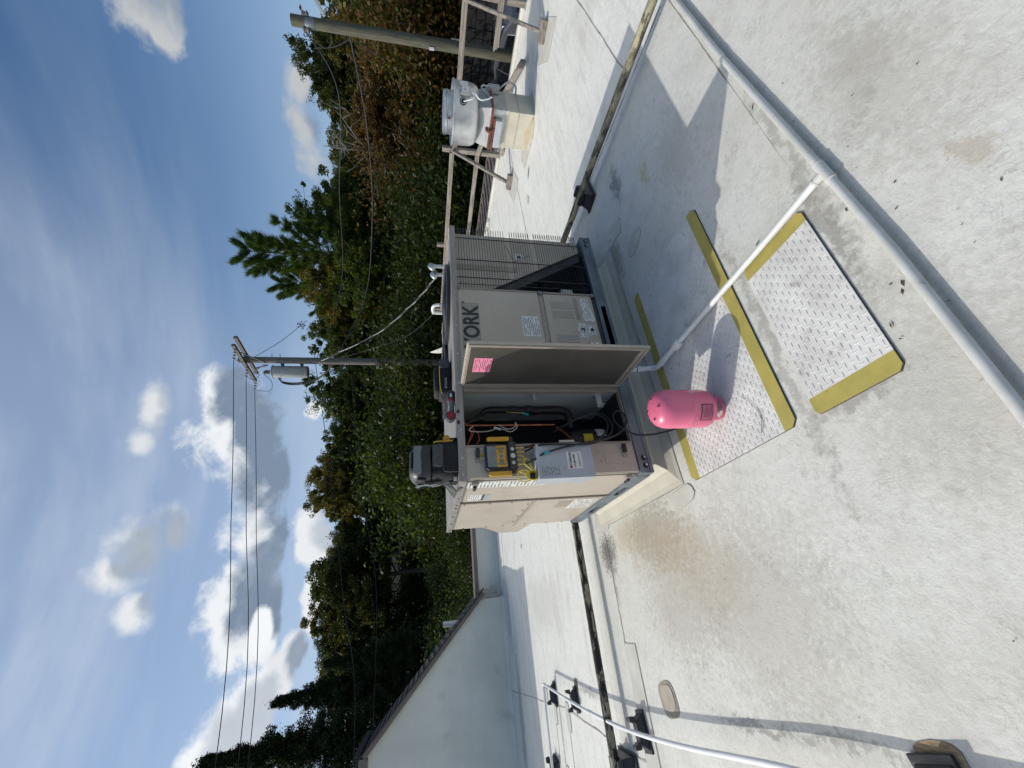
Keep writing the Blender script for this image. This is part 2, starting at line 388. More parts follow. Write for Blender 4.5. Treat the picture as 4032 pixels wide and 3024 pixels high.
mat('satin_white', (0.66, 0.65, 0.60), (0.58, 0.56, 0.50), 3, 0.5, spots=((0.40, 0.26, 0.10), 5, 0.62, 0.78))
mat('lettering_ink', (0.012, 0.02, 0.02), rough=0.6)
mat('rust_wash', (0.50, 0.36, 0.17), (0.52, 0.46, 0.34), 8, 0.7)
mat('rust_edge', (0.36, 0.19, 0.06), (0.46, 0.30, 0.12), 14, 0.8)
mat('curb_cream', (0.54, 0.51, 0.42), (0.47, 0.44, 0.36), 4, 0.6, bump=0.08, spots=((0.30, 0.24, 0.13), 3.0, 0.58, 0.82))
mat('debris', (0.06, 0.05, 0.038), (0.12, 0.10, 0.075), 40, 0.95)
leaf_mat('leaf_green', (0.030, 0.060, 0.012), (0.050, 0.085, 0.020), (0.085, 0.115, 0.030))
leaf_mat('leaf_olive', (0.055, 0.065, 0.012), (0.090, 0.090, 0.018), (0.13, 0.12, 0.03))
leaf_mat('leaf_rust', (0.070, 0.050, 0.022), (0.105, 0.062, 0.030), (0.10, 0.095, 0.03))
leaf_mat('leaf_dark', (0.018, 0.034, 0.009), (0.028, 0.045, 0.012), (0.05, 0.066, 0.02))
leaf_mat('needle_green', (0.034, 0.075, 0.018), (0.052, 0.10, 0.026), (0.08, 0.13, 0.04), 0.3)
leaf_mat('needle_dark', (0.012, 0.026, 0.012), (0.020, 0.038, 0.017), (0.03, 0.05, 0.02), 0.12)
# ================================================================== SETTING
def roof_material():
    mt = bpy.data.materials.new('roof_membrane'); mt.use_nodes = True
    T = NT(mt.node_tree); bs = mt.node_tree.nodes['Principled BSDF']
    co = T.n('ShaderNodeTexCoord').outputs['Object']
    s3 = T.n('ShaderNodeSeparateXYZ'); T.put(s3.inputs[0], co)
    big = T.noise(co, 0.55, 4, 0.55); mid = T.noise(co, 2.6, 6, 0.62); fin = T.noise(co, 28, 6, 0.68); grit = T.noise(co, 120, 4, 0.7)
    c = T.mix(T.ss(big, 0.3, 0.7), (0.585, 0.57, 0.515), (0.635, 0.635, 0.59))
    c = T.mix(T.M('MULTIPLY', T.ss(mid, 0.45, 0.78), 0.55), c, (0.44, 0.42, 0.375))
    c = T.mix(T.M('MULTIPLY', T.ss(T.noise(T.mapping(co, loc=(4, 2, 0)), 1.1, 5), 0.5, 0.75), 0.4), c, (0.50, 0.545, 0.48))
    # fine squiggly scuffs: thin level lines of a noise, broken up by another
    for (sc_, w_, k_, lo_, cc_) in ((9.0, 0.016, 0.55, 0.50, (0.30, 0.28, 0.24)), (21.0, 0.028, 0.55, 0.48, (0.33, 0.31, 0.27)), (15.0, 0.02, 0.35, 0.52, (0.36, 0.31, 0.24))):
        ln = T.M('ABSOLUTE', T.M('SUBTRACT', T.noise(T.mapping(co, loc=(sc_, 2*sc_, 0)), sc_, 5, 0.6, 1.2), 0.5))
        ln = T.M('SUBTRACT', 1.0, T.ss(ln, 0.0, w_))
        ln = T.M('MULTIPLY', ln, T.ss(T.noise(T.mapping(co, loc=(2*sc_, sc_, 3)), 2.6, 6, 0.7), lo_, lo_+0.16))
        c = T.mix(T.M('MULTIPLY', ln, k_), c, cc_)
    # the part of the roof beyond the gas pipe was cleaner and streaked by run-off
    far = T.M('MAXIMUM', T.ss(s3.outputs[1], 1.75, 2.0), T.ss(s3.outputs[0], 2.8, 3.0))
    st = T.noise(T.mapping(co, scale=(0.7, 6, 1), rot=(0, 0, radians(14))), 1.4, 6, 0.65)
    cf = T.mix(T.ss(st, 0.45, 0.75), (0.72, 0.715, 0.66), (0.58, 0.57, 0.51))
    c = T.mix(far, c, cf)
    br_ = T.noise(T.mapping(co, loc=(3, 8, 0)), 0.9, 7, 0.68, 0.6)
    c = T.mix(T.M('MULTIPLY', T.ss(br_, 0.52, 0.74), 0.36), c, (0.42, 0.385, 0.32))
    # scuffs and brushed relief
    c = T.mix(T.M('MULTIPLY', T.ss(fin, 0.46, 0.72), 0.30), c, (0.36, 0.345, 0.305))
    c = T.mix(T.M('MULTIPLY', T.ss(grit, 0.52, 0.74), 0.24), c, (0.30, 0.285, 0.25))
    c = T.mix(T.M('MULTIPLY', T.ss(T.noise(T.mapping(co, loc=(7, 3, 1)), 8.0, 7, 0.7), 0.50, 0.72), 0.34), c, (0.40, 0.375, 0.32))
    c = T.mix(T.M('MULTIPLY', T.ss(T.noise(T.mapping(co, loc=(1, 9, 4)), 16.0, 6, 0.65), 0.54, 0.72), 0.28), c, (0.68, 0.68, 0.64))
    scr = T.noise(T.mapping(co, scale=(3, 26, 1), rot=(0, 0, radians(52))), 3.2, 5, 0.6)
    c = T.mix(T.M('MULTIPLY', T.ss(scr, 0.60, 0.80), 0.32), c, (0.30, 0.285, 0.25))
    scr2 = T.noise(T.mapping(co, scale=(24, 4, 1), rot=(0, 0, radians(20))), 3.0, 5, 0.6)
    c = T.mix(T.M('MULTIPLY', T.ss(scr2, 0.62, 0.80), 0.28), c, (0.32, 0.31, 0.28))
    wob = T.V('SCALE', T.V('SUBTRACT', T.noise(co, 9.0, 6, 0.65, color=True), (0.5, 0.5, 0.5)))
    wob.node.inputs['Scale'].default_value = 0.22
    wc = T.V('ADD', co, wob); sw = T.n('ShaderNodeSeparateXYZ'); T.put(sw.inputs[0], wc)
    # (x, y, rx, ry, colour, strength, noise scale)
    stains = [(-0.25, 0.9, 0.22, 0.55, (0.40, 0.32, 0.17), 0.5, 9), (-0.30, 0.55, 0.36, 0.6, (0.27, 0.235, 0.18), 0.65, 30), (-0.75, 0.45, 0.5, 0.6, (0.31, 0.28, 0.23), 0.5, 34), (-0.8, -0.3, 0.7, 0.7, (0.33, 0.305, 0.26), 0.40, 26), (0.9, -1.85, 0.6, 0.3, (0.36, 0.33, 0.28), 0.4, 24), (1.9, -1.0, 0.5, 0.35, (0.34, 0.32, 0.28), 0.35, 22), (-0.2, -1.5, 0.6, 0.4, (0.35, 0.33, 0.285), 0.35, 26), (-0.42, 0.35, 0.26, 0.5, (0.36, 0.28, 0.19), 0.5, 18),
              (-0.62, 0.05, 0.35, 0.5, (0.37, 0.31, 0.23), 0.42, 12), (-0.30, 1.42, 0.24, 0.22, (0.13, 0.115, 0.105), 0.95, 46),
              (-0.55, 1.40, 0.26, 0.045, (0.22, 0.20, 0.18), 0.6, 20), (2.10, -0.66, 0.16, 0.07, (0.40, 0.35, 0.16), 0.6, 6),
              (0.367, -1.90, 0.10, 0.07, (0.36, 0.29, 0.20), 0.5, 34), (1.25, 0.10, 0.7, 0.07, (0.34, 0.28, 0.15), 0.6, 9),
              (1.9, 0.0, 0.32, 0.14, (0.25, 0.22, 0.17), 0.7, 13), (2.48, -0.33, 0.28, 0.10, (0.20, 0.195, 0.19), 0.75, 22),
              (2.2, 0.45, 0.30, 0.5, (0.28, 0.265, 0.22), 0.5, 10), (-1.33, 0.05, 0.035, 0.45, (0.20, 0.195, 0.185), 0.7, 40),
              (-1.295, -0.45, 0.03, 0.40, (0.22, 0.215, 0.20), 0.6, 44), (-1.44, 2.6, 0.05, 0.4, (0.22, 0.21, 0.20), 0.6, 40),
              (5.75, 1.15, 0.10, 0.33, (0.42, 0.22, 0.06), 0.8, 9), (0.9, -1.5, 0.9, 0.045, (0.28, 0.27, 0.24), 0.55, 18),
              (0.55, -1.46, 0.45, 0.05, (0.24, 0.225, 0.20), 0.7, 24), (0.3, -0.99, 1.1, 0.05, (0.27, 0.26, 0.23), 0.55, 22),
              (0.72, -1.2, 0.05, 0.25, (0.28, 0.26, 0.23), 0.5, 20), (1.02, -1.88, 0.25, 0.14, (0.36, 0.33, 0.28), 0.45, 16),
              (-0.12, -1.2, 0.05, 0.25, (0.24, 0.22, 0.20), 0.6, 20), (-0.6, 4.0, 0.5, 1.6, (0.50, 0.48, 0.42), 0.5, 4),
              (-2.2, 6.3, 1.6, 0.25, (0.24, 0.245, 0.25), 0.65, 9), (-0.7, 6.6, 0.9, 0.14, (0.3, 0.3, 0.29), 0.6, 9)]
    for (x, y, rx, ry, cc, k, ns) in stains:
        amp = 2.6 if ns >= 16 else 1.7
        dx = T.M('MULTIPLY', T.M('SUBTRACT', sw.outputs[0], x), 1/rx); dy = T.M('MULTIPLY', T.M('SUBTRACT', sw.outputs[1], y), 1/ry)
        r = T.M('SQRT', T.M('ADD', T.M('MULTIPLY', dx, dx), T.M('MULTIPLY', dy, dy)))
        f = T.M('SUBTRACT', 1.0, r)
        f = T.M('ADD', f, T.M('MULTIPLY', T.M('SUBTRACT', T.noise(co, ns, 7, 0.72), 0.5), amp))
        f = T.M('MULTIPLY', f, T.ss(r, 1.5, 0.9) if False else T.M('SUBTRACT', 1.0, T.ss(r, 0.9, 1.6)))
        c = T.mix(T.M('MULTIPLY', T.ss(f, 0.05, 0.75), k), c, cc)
    # boot prints: tread bars inside a sole outline
    hgt = None
    for (x, y, ang) in [(-0.74, -0.66, 40), (-0.69, -0.80, 75), (-1.12, -0.20, 60), (-0.83, 0.10, 110), (-1.08, 0.46, 80), (-0.60, -0.42, 30),
                        (1.32, -1.33, 70), (0.82, -1.75, 120), (1.12, -1.25, 80), (0.70, -1.78, 55), (-0.96, -0.55, 20), (1.72, -1.72, 30), (-0.5, 0.2, 95), (-0.86, 0.95, 80)]:
        lv = T.mapping(co, loc=(-(x*cos(radians(-ang)) - y*sin(radians(-ang))), -(x*sin(radians(-ang)) + y*cos(radians(-ang))), 0), rot=(0, 0, radians(-ang)))
        q = T.n('ShaderNodeSeparateXYZ'); T.put(q.inputs[0], lv)
        ex_ = T.M('MULTIPLY', q.outputs[0], 1/0.145); ey_ = T.M('MULTIPLY', q.outputs[1], 1/0.052)
        r = T.M('SQRT', T.M('ADD', T.M('MULTIPLY', ex_, ex_), T.M('MULTIPLY', ey_, ey_)))
        wv = T.n('ShaderNodeTexWave', wave_type='BANDS', bands_direction='X'); T.put(wv.inputs['Vector'], lv)
        wv.inputs['Scale'].default_value = 9.0; wv.inputs['Distortion'].default_value = 9.0; wv.inputs['Detail'].default_value = 3; wv.inputs['Detail Scale'].default_value = 2.5
        f = T.M('MULTIPLY', T.M('SUBTRACT', 1.0, T.ss(r, 0.75, 1.05)), T.ss(wv.outputs['Fac'], 0.45, 0.75))
        f = T.M('MULTIPLY', f, T.ss(T.noise(co, 9, 4), 0.38, 0.62))
        hgt = f if hgt is None else T.M('MAXIMUM', hgt, f)
    c = T.mix(T.M('MULTIPLY', hgt, 0.30), c, (0.27, 0.26, 0.235))
    T.put(bs.inputs['Base Color'], c)
    T.put(bs.inputs['Roughness'], T.lin(mid, 0.3, 0.7, 0.48, 0.72))
    b = T.n('ShaderNodeBump'); b.inputs['Strength'].default_value = 0.75; b.inputs['Distance'].default_value = 0.008
    T.put(b.inputs['Height'], T.M('ADD', T.M('MULTIPLY', fin, 0.55), T.M('ADD', T.M('MULTIPLY', mid, 1.6), T.M('MULTIPLY', grit, 0.22))))
    T.put(bs.inputs['Normal'], b.outputs[0])
    return mt
MROOF = roof_material()

roof = part('flat_roof', MB().box(-14, 8.2, -9, 7.5, -3.4, 0.0), MROOF, None, kind='structure')
# membrane seams and patches: separate sheets welded on, a few millimetres thick
def strip(x0, y0, x1, y1, w, z=0.003, m_='dirt_line', name='seam', wob=0.0, n=1):
    d = Vector((x1-x0, y1-y0, 0)); L = d.length; d.normalize(); s = Vector((-d.y, d.x, 0)); mb = MB()
    rr = random.Random(int(abs(x0*991+y0*77)*10)); L_ = []; R_ = []
    for i in range(n+1):
        p = Vector((x0, y0, 0)) + d*(L*i/n); o = rr.uniform(-wob, wob); ww = w*rr.uniform(0.6, 1.3) if n > 1 else w
        L_.append(p + s*(o+ww/2)); R_.append(p + s*(o-ww/2))
    for i in range(n):
        mb.prism([R_[i]+Vector((0, 0, 0.0005)), R_[i+1]+Vector((0, 0, 0.0005)), L_[i+1]+Vector((0, 0, 0.0005)), L_[i]+Vector((0, 0, 0.0005))], (0, 0, z))
    return part(name, mb, MATS[m_], roof)
def outline(cx_, cy_, rx, ry, n=20, pw=2.6, rot=0.0, jag=0.0, seed=1):
    rr = random.Random(seed); pts = []
    for i in range(n):
        t = 2*pi*i/n; c_, s_ = cos(t), sin(t)
        x = rx*math.copysign(abs(c_)**(2/pw), c_)*(1+rr.uniform(-jag, jag)); y = ry*math.copysign(abs(s_)**(2/pw), s_)*(1+rr.uniform(-jag, jag))
        pts.append((cx_ + x*cos(rot)-y*sin(rot), cy_ + x*sin(rot)+y*cos(rot)))
    return pts
def patch(pts, m_='patch_sheet', h=0.005, rim=0.008, name='membrane_patch'):
    c = Vector((sum(p[0] for p in pts)/len(pts), sum(p[1] for p in pts)/len(pts), 0))
    big = [(Vector((p[0], p[1], 0))-c) for p in pts]
    if rim:
        part('patch_rim', MB().prism([c+q*(1+rim/max(q.length, .01))+Vector((0, 0, 0.0008)) for q in big], (0, 0, 0.0022)), MATS['dirt_line'], roof)
    return part(name, MB().prism([c+q+Vector((0, 0, 0.001)) for q in big], (0, 0, h)), MATS[m_], roof)
# overlap seam in front of the unit, raised sheet with a dirty lip
part('membrane_sheet', MB().box(-14, 3.1, -9, -1.475, 0.0006, 0.0042), MROOF, roof)
strip(0.30, -1.478, 3.05, -1.463, 0.006, n=30, wob=0.002)
strip(2.95, -1.4, 3.12, 1.7, 0.012, n=12, wob=0.003)
strip(-0.15, 1.405, -1.0, 1.449, 0.010, n=18, wob=0.006)
part('membrane_sheet', MB().prism([(-1.0, 1.262, 0.0006), (-1.0, 1.449, 0.0006), (-4.5, 1.62, 0.0006), (-4.5, 1.30, 0.0006)], (0, 0, 0.005)), MATS['patch_sheet'], roof)
for a_ in [(-1.0, 1.256, -4.5, 1.294), (-1.0, 1.455, -4.5, 1.626), (-1.0, 1.256, -0.997, 1.455)]: strip(*a_, 0.007, n=10, wob=0.003)
strip(-1.889, 7.0, -1.70, 3.55, 0.014, n=14, wob=0.008); strip(-1.70, 3.45, -1.748, 2.10, 0.018, n=12, wob=0.010); strip(-1.748, 1.95, -1.76, 1.40, 0.012, n=8, wob=0.006)
for cx_, cy_, rx, ry in [(-1.78, 3.99, 0.13, 0.06), (-1.765, 3.445, 0.13, 0.075), (-2.42, 3.75, 0.16, 0.06), (-1.66, 4.36, 0.10, 0.05)]:
    patch(outline(cx_, cy_, rx, ry, 20, 4), rim=0.012)
for a_ in [(-1.9, 3.45, -4.5, 3.62), (-1.9, 4.02, -4.8, 4.25), (-1.75, 4.45, -5, 4.72)]: strip(*a_, 0.010, n=14, wob=0.005)
patch(outline(-1.313, 0.915, 0.105, 0.115, 22, 3, 0.2), 'patch_ring', 0.003, 0)
part('membrane_patch', MB().prism([(x, y, 0.0045) for x, y in outline(-1.305, 0.912, 0.075, 0.088, 20, 3, 0.2)], (0, 0, 0.004)), MATS['patch_tan'], roof, label='tan oval patch on the roof near the white conduit')
patch(outline(-0.01, 1.42, 0.105, 0.155, 20, 4, -0.1, 0.03), rim=0.006)
patch(outline(-0.16, 0.10, 0.055, 0.16, 18, 3, 0.1, 0.05, 4), rim=0.006)
patch([(2.236, -0.03), (2.185, -0.215), (2.15, -0.235), (2.05, -0.20), (2.045, -0.17), (2.06, -0.05)], rim=0.004)
patch(outline(1.78, -0.30, 0.07, 0.12, 18, 2.4, 0.3), rim=0.003)
patch([(5.70, 1.0), (6.0, 0.78), (6.4, 0.75), (6.5, 1.4), (6.1, 1.72), (5.72, 1.62)], rim=0.006)
patch([(6.0, 2.02), (6.75, 2.25), (6.75, 2.75), (5.95, 2.45)], rim=0.006); patch([(5.85, -0.35), (6.85, 0.0), (6.45, 0.45), (5.8, 0.12)], rim=0.006)
part('dark_patch', MB().prism([(5.51, 1.43, 0.0008), (5.44, 1.45, 0.0008), (5.38, 1.585, 0.0008), (5.45, 1.56, 0.0008)], (0, 0, 0.003)), MATS['galv_dark'], roof)
patch([(0.3, 4.9), (0.34, 4.9), (0.34, 4.99), (0.3, 4.99)], 'patch_sheet', 0.004, 0.02)
patch(outline(5.1, 1.75, 0.10, 0.05, 16, 2.2), rim=0.004)
for a_ in [(-1.1, 6.75, 8.0, 6.62), (3.1, 2.0, 8.1, 2.25), (3.2, -0.9, 7.6, -0.55)]: strip(*a_, 0.012, n=24, wob=0.006)
# roof edge metal and curbing along the railing side
part('edge_trim', MB().box(8.12, 8.26, -9, 2.95, 0.0, 0.055).box(8.12, 8.26, 2.95, 7.45, 0.0, 0.055), MATS['membrane_wall'], roof, bevel=0.012)
part('drip_edge', MB().box(8.262, 8.285, -9, 7.5, -0.16, 0.062), MATS['brown_metal'], roof)

# ground beyond the building: parking lot level, rising to the wooded bank behind
def gz(x, y):
    def S(t): t = min(max(t, 0), 1); return t*t*(3-2*t)
    z = -2.1
    z += max(2.1*S((x-20.3)/0.5), 3.2*S((y-10)/19))
    z += 1.3*S((x-21)/16)*(1-S((y-10)/19)) + 1.2*S((sqrt(x*x+y*y)-32)/40)
    return z
xs = sorted(set([-400, -250, -150, -90] + [-60+3*i for i in range(27)] + [20.0, 20.3, 20.55, 20.8] + [21+3*i for i in range(18)] + [80, 110, 160, 250, 400]))
ys = sorted(set([-400, -250, -120, -60] + [-40+4*i for i in range(10)] + [0+2*i for i in range(26)] + [55, 62, 72, 90, 120, 180, 260, 400]))
gm = MB()
gm.v = [(x, y, gz(x, y) + (random.uniform(-.08, .08) if y > 12 or x > 21 else 0)) for y in ys for x in xs]
nx = len(xs); gm.f = [(j*nx+i, j*nx+i+1, (j+1)*nx+i+1, (j+1)*nx+i) for j in range(len(ys)-1) for i in range(nx-1)]
mat('ground_soil', (0.055, 0.065, 0.022), (0.06, 0.045, 0.028), 0.5, 0.95, bump=1.0, bscale=6, spots=((0.11, 0.12, 0.03), 0.25, 0.55, 0.7))
part('ground', gm, MATS['ground_soil'], None, smooth=True, kind='structure')
part('parking_lot', MB().box(8.6, 20.1, -30, 9.5, -2.3, -2.08), MATS['asphalt'], None, kind='structure')

# stone retaining wall at the far side of the lot
t = thing('retaining_wall', 'dark stone block retaining wall across the parking lot below the trees', 'wall', (20.1, 0, -2.1))
part('wall_core', MB().box(20.16, 20.5, -6, 9.6, -2.1, -0.05), MATS['stone_dark'], t)
bl = None; rr = random.Random(3)
row = 0; z = -2.1
blk_mesh = []
for k in range(4):
    mb = MB().box(0, 0.09+0.02*k, 0.012, 0.60, 0.012, 0.33); me = bpy.data.meshes.new('stone_block'); me.from_pydata(mb.v, [], mb.f); me.materials.append(MATS['stone_dark']); blk_mesh.append(me)
while z < -0.15:
    y = -4 + (0.3 if row % 2 else 0)
    while y < 9.2:
        o = bpy.data.objects.new('stone_block', blk_mesh[rr.randrange(4)]); COL.objects.link(o); o.parent = t
        o.location = (-0.04-rr.uniform(0, 0.05), y, z+2.1); y += 0.61
    z += 0.345; row += 1
for y in (0.0, 4.0, 5.4, 7.5):
    part('fence_post', MB().tube([(20.3, y, -0.1), (20.3, y, 0.55)], 0.025, 6), MATS['galv'], t)
part('fence_cable', MB().tube(smooth_path([(20.3, -4, 0.15), (20.3, 0, 0.12), (20.3, 4, 0.1), (20.3, 9, 0.12)], 4), 0.008, 5), MATS['cable_alu'], t)

# ---- lower ribbed metal canopy just past the roof edge
t = thing('metal_canopy', 'brown ribbed metal canopy roof just beyond the white roof edge', 'canopy', (8.9, 4.5, 0))
y = 2.98
while y < 7.2:
    part('roof_panel', MB().box(8.34, 9.52, y, y+0.285, 0.0, 0.028), MATS['brown_metal'], t)
    part('rib', MB().box(8.33, 9.53, y+0.288, y+0.312, -0.01, 0.062), MATS['brown_metal'], t); y += 0.315
part('fascia', MB().box(9.53, 9.62, 2.95, 7.25, -0.2, 0.07), MATS['brown_metal'], t)
part('soffit', MB().box(8.34, 9.5, 2.98, 7.2, -0.2, -0.02), MATS['brown_metal'], t)

# ---- parapet and the taller wing
t = thing('parapet_wall', 'low white parapet wall with brown metal cap behind the rooftop unit', 'parapet', (1, 7.5, 0))
part('wall', MB().box(-0.36, 8.3, 7.5, 7.75, -2.5, 0.455), MATS['membrane_wall'], t)
part('cap', MB().box(-0.36, 8.34, 7.455, 7.80, 0.455, 0.535), MATS['brown_metal'], t, bevel=0.006)
part('base_flashing', MB().prism([(-0.3, 7.50, 0.001), (-0.3, 7.44, 0.001), (-0.3, 7.48, 0.055), (-0.3, 7.50, 0.06)], (8.4, 0, 0)), MATS['membrane_wall'], t)
for pts in ([(-0.22, 7.497, 0.02), (-0.06, 7.497, 0.03), (-0.05, 7.497, 0.2), (-0.2, 7.497, 0.22)], [(-0.29, 7.497, 0.2), (-0.12, 7.497, 0.22), (-0.12, 7.497, 0.33), (-0.29, 7.497, 0.36)]):
    part('flashing_patch', MB().prism(pts, (0, -0.006, 0)), MATS['patch_sheet'], t)
t = thing('roof_wing', 'tall white membrane covered wing with sloping shingle edge and brown rake trim', 'building', (-3, 7.12, 0))
part('wall', MB().prism([(-0.32, 7.12, 0.0), (-0.32, 7.12, 0.455), (-2.56, 7.12, 2.60), (-9, 7.12, 2.60), (-9, 7.12, -2.4), (-0.32, 7.12, -2.4)], (0, 0.25, 0)), MATS['membrane_wall'], t)
part('rear_wall', MB().box(-9, -0.5, 7.4, 8.7, -2.4, 0.4), MATS['membrane_wall'], t)
part('base_flashing', MB().prism([(-0.3, 7.12, 0.001), (-0.3, 7.02, 0.001), (-0.3, 7.07, 0.05), (-0.3, 7.12, 0.07)], (-8.6, 0, 0)), MATS['membrane_wall'], t)
sl = Vector((-2.23, 0, 2.14)); sl.normalize(); nn = Vector((sl.z, 0, -sl.x))
P0 = Vector((-0.24, 7.03, 0.385))
part('rake_trim', MB().prism([P0, P0+sl*3.15, P0+sl*3.15+nn*0.075, P0+nn*0.075], (0, 0.09, 0)), MATS['brown_metal'], t)
P1 = Vector((-0.24, 7.13, 0.385))
part('roof_deck', MB().prism([P1, P1+sl*3.15, P1+sl*3.15+nn*0.07, P1+nn*0.07], (0, 1.5, 0)), MATS['shingle'], t)
k = 0; s_ = -0.06
while s_ < 3.0:
    a_ = P0 + sl*s_ + nn*0.076 + Vector((0, -0.03-0.012*(k % 2), 0))
    part('shingle_course', MB().prism([a_, a_+sl*0.17, a_+sl*0.17+nn*0.004, a_+nn*0.022], (0, 1.58, 0)), MATS['shingle'], t); s_ += 0.145; k += 1
part('upper_roof', MB().box(-9, -2.40, 7.05, 8.8, 2.62, 2.72), MATS['shingle'], t)
part('top_trim', MB().box(-9, -2.50, 7.03, 7.118, 2.52, 2.66), MATS['brown_metal'], t)
zv = 0.86
solo('vent_pipe', MB().lathe([(0.056, 0), (0.056, 0.36), (0.049, 0.36), (0.049, 0.05)], (-0.688, 7.9, 0.84), 20), MATS['pvc_white'], 'white plastic vent pipe standing on the shingle slope of the wing', 'vent pipe', (-0.688, 7.9, 0.84), smooth=True)

# ================================================================== ROOFTOP UNIT
L, Dp, ZB, ZT = 2.125, 1.431, 0.219, 1.439
t = thing('roof_curb', 'cream flashed roof curb under the large rooftop unit', 'curb', (1, 0.7, 0))
part('curb_wall', MB().box(0.13, 1.93, 0.16, 1.33, 0.0, 0.204), MATS['curb_cream'], t, bevel=0.008)
fl = MB(); RG = [(-0.085, 0.025, 2.06, 1.50, 0.0042), (-0.05, 0.055, 2.045, 1.46, 0.008), (0.03, 0.105, 2.0, 1.41, 0.03), (0.09, 0.145, 1.95, 1.36, 0.085), (0.110, 0.157, 1.935, 1.335, 0.150)]
for (xa, ya, xb, yb, zz) in RG: fl.v += [(xa, ya, zz), (xb, ya, zz), (xb, yb, zz), (xa, yb, zz)]
for i in range(4):
    for j in range(4): fl.f.append((i*4+j, i*4+(j+1) % 4, (i+1)*4+(j+1) % 4, (i+1)*4+j))
part('cant_flashing', fl, MATS['curb_cream'], t)
strip(-0.088, 0.02, -0.088, 1.5, 0.006, n=14, wob=0.003); strip(-0.08, 0.021, 2.06, 0.021, 0.006, n=16, wob=0.003)

U = thing('rooftop_unit', 'large beige packaged air conditioner on the roof with its access door open', 'air conditioner', (1.06, 0.7, 0.2))
bp, bt = MATS['beige_paint'], MATS['beige_trim']
# base rails: folded channel with fork slots
def rail(name, x0, x1, slots, y0, y1):
    mb = MB(); xs_ = [x0]
    mb.box(x0, x1, y0, y1, 0.206, 0.232); mb.box(x0, x1, y0, y1, 0.272, 0.300)
    cur = x0
    for (a_, b_) in slots + [(x1, x1)]:
        if a_ > cur: mb.box(cur, a_, y0+0.004, y1-0.004, 0.232, 0.272)
        cur = b_
    return mb
part('base_rail', rail('f', -0.014, 2.137, [(1.353, 1.515), (0.62, 0.78)], -0.016, 0.05), MATS['galv_dark'], U, bevel=0.003)
part('base_rail', rail('b', -0.014, 2.137, [], Dp-0.05, Dp+0.016), MATS['galv_dark'], U)
for x0, x1 in ((-0.018, 0.045), (2.08, 2.141)):
    mb = MB()
    mb.box(x0, x1, 0.051, Dp-0.051, 0.206, 0.228); mb.box(x0, x1, 0.051, Dp-0.051, 0.276, 0.300)
    for y0, y1 in ((0.051, 0.32), (0.52, 0.86), (1.06, Dp-0.051)): mb.box(x0+0.004, x1-0.004, y0, y1, 0.228, 0.276)
    part('base_rail', mb, MATS['galv_dark'], U, bevel=0.003)
for x in (0.035, 0.085, 2.035, 2.09):
    h = part('painted_rail_hole', MB().tube([(x, -0.0125, 0.254), (x, -0.0155, 0.254)], 0.017, 16), MATS['void'], U)  # black disc painted on for the shade in a round hole
    part('painted_hole_light', MB().tube([(x+0.004, -0.0155, 0.247), (x+0.004, -0.0165, 0.247)], 0.0085, 12), MATS['galv'], h)  # pale disc painted as the light showing in the hole
# base pan
part('base_pan', MB().box(0.01, 2.11, 0.02, Dp-0.02, 0.262, 0.302), MATS['dark_steel'], U)
# top sheet with folded lip
part('top_panel', MB().box(-0.012, 2.135, -0.012, Dp+0.012, 1.418, 1.439), MATS['top_sheet'], U, bevel=0.004)
part('top_lip', MB().box(-0.02, 2.143, -0.02, -0.0125, 1.398, 1.443).box(-0.02, -0.0125, -0.0115, Dp+0.02, 1.398, 1.443).box(2.1355, 2.143, -0.0115, Dp+0.02, 1.398, 1.443), MATS['top_sheet'], U, bevel=0.002)
# left end
part('end_panel', MB().box(-0.001, 0.018, 0.058, 0.525, 0.302, 1.405), bp, U, bevel=0.003)
part('end_panel', MB().box(0.0, 0.018, 0.562, Dp-0.004, 0.302, 0.838), bp, U, bevel=0.003)
part('end_panel', MB().box(-0.004, 0.018, 0.562, Dp-0.004, 0.862, 1.412), bp, U, bevel=0.003)
part('panel_seam', MB().box(0.004, 0.018, 0.527, 0.560, 0.302, 1.41), MATS['dark_steel'], U)
part('panel_seam', MB().box(-0.010, 0.0, 0.555, Dp-0.01, 0.840, 0.860), bt, U, bevel=0.003)
part('drip_rail', MB().box(-0.012, 0.002, 0.535, 0.552, 0.31, 1.40), bt, U, bevel=0.003)
part('corner_post', MB().box(-0.003, 0.018, 0.004, 0.03, 0.302, 1.412), bt, U, bevel=0.003)
part('corner_recess', MB().box(0.010, 0.018, 0.03, 0.058, 0.302, 1.41), MATS['dark_steel'], U)
# right end: wire guard over coil, so a coil slab set back
part('coil', MB().box(2.04, 2.09, 0.12, Dp-0.03, 0.31, 1.40), MATS['dark_steel'], U)
part('rear_panel', MB().box(0.02, 1.44, Dp-0.02, Dp-0.002, 0.302, 1.412), bp, U)
part('rear_coil', MB().box(1.45, 2.10, Dp-0.03, Dp-0.012, 0.302, 1.412), MATS['dark_steel'], U)
for x in (2.085,): part('rear_post', MB().box(x, 2.122, Dp-0.04, Dp-0.001, 0.302, 1.412), bt, U)
# rear intake hood
part('intake_hood', MB().prism([(0.02, Dp, 1.18), (-0.0, Dp+0.33, 0.93), (-0.0, Dp+0.33, 0.74), (0.02, Dp, 0.64)], (0.9, 0, 0)), bp, U, bevel=0.003)
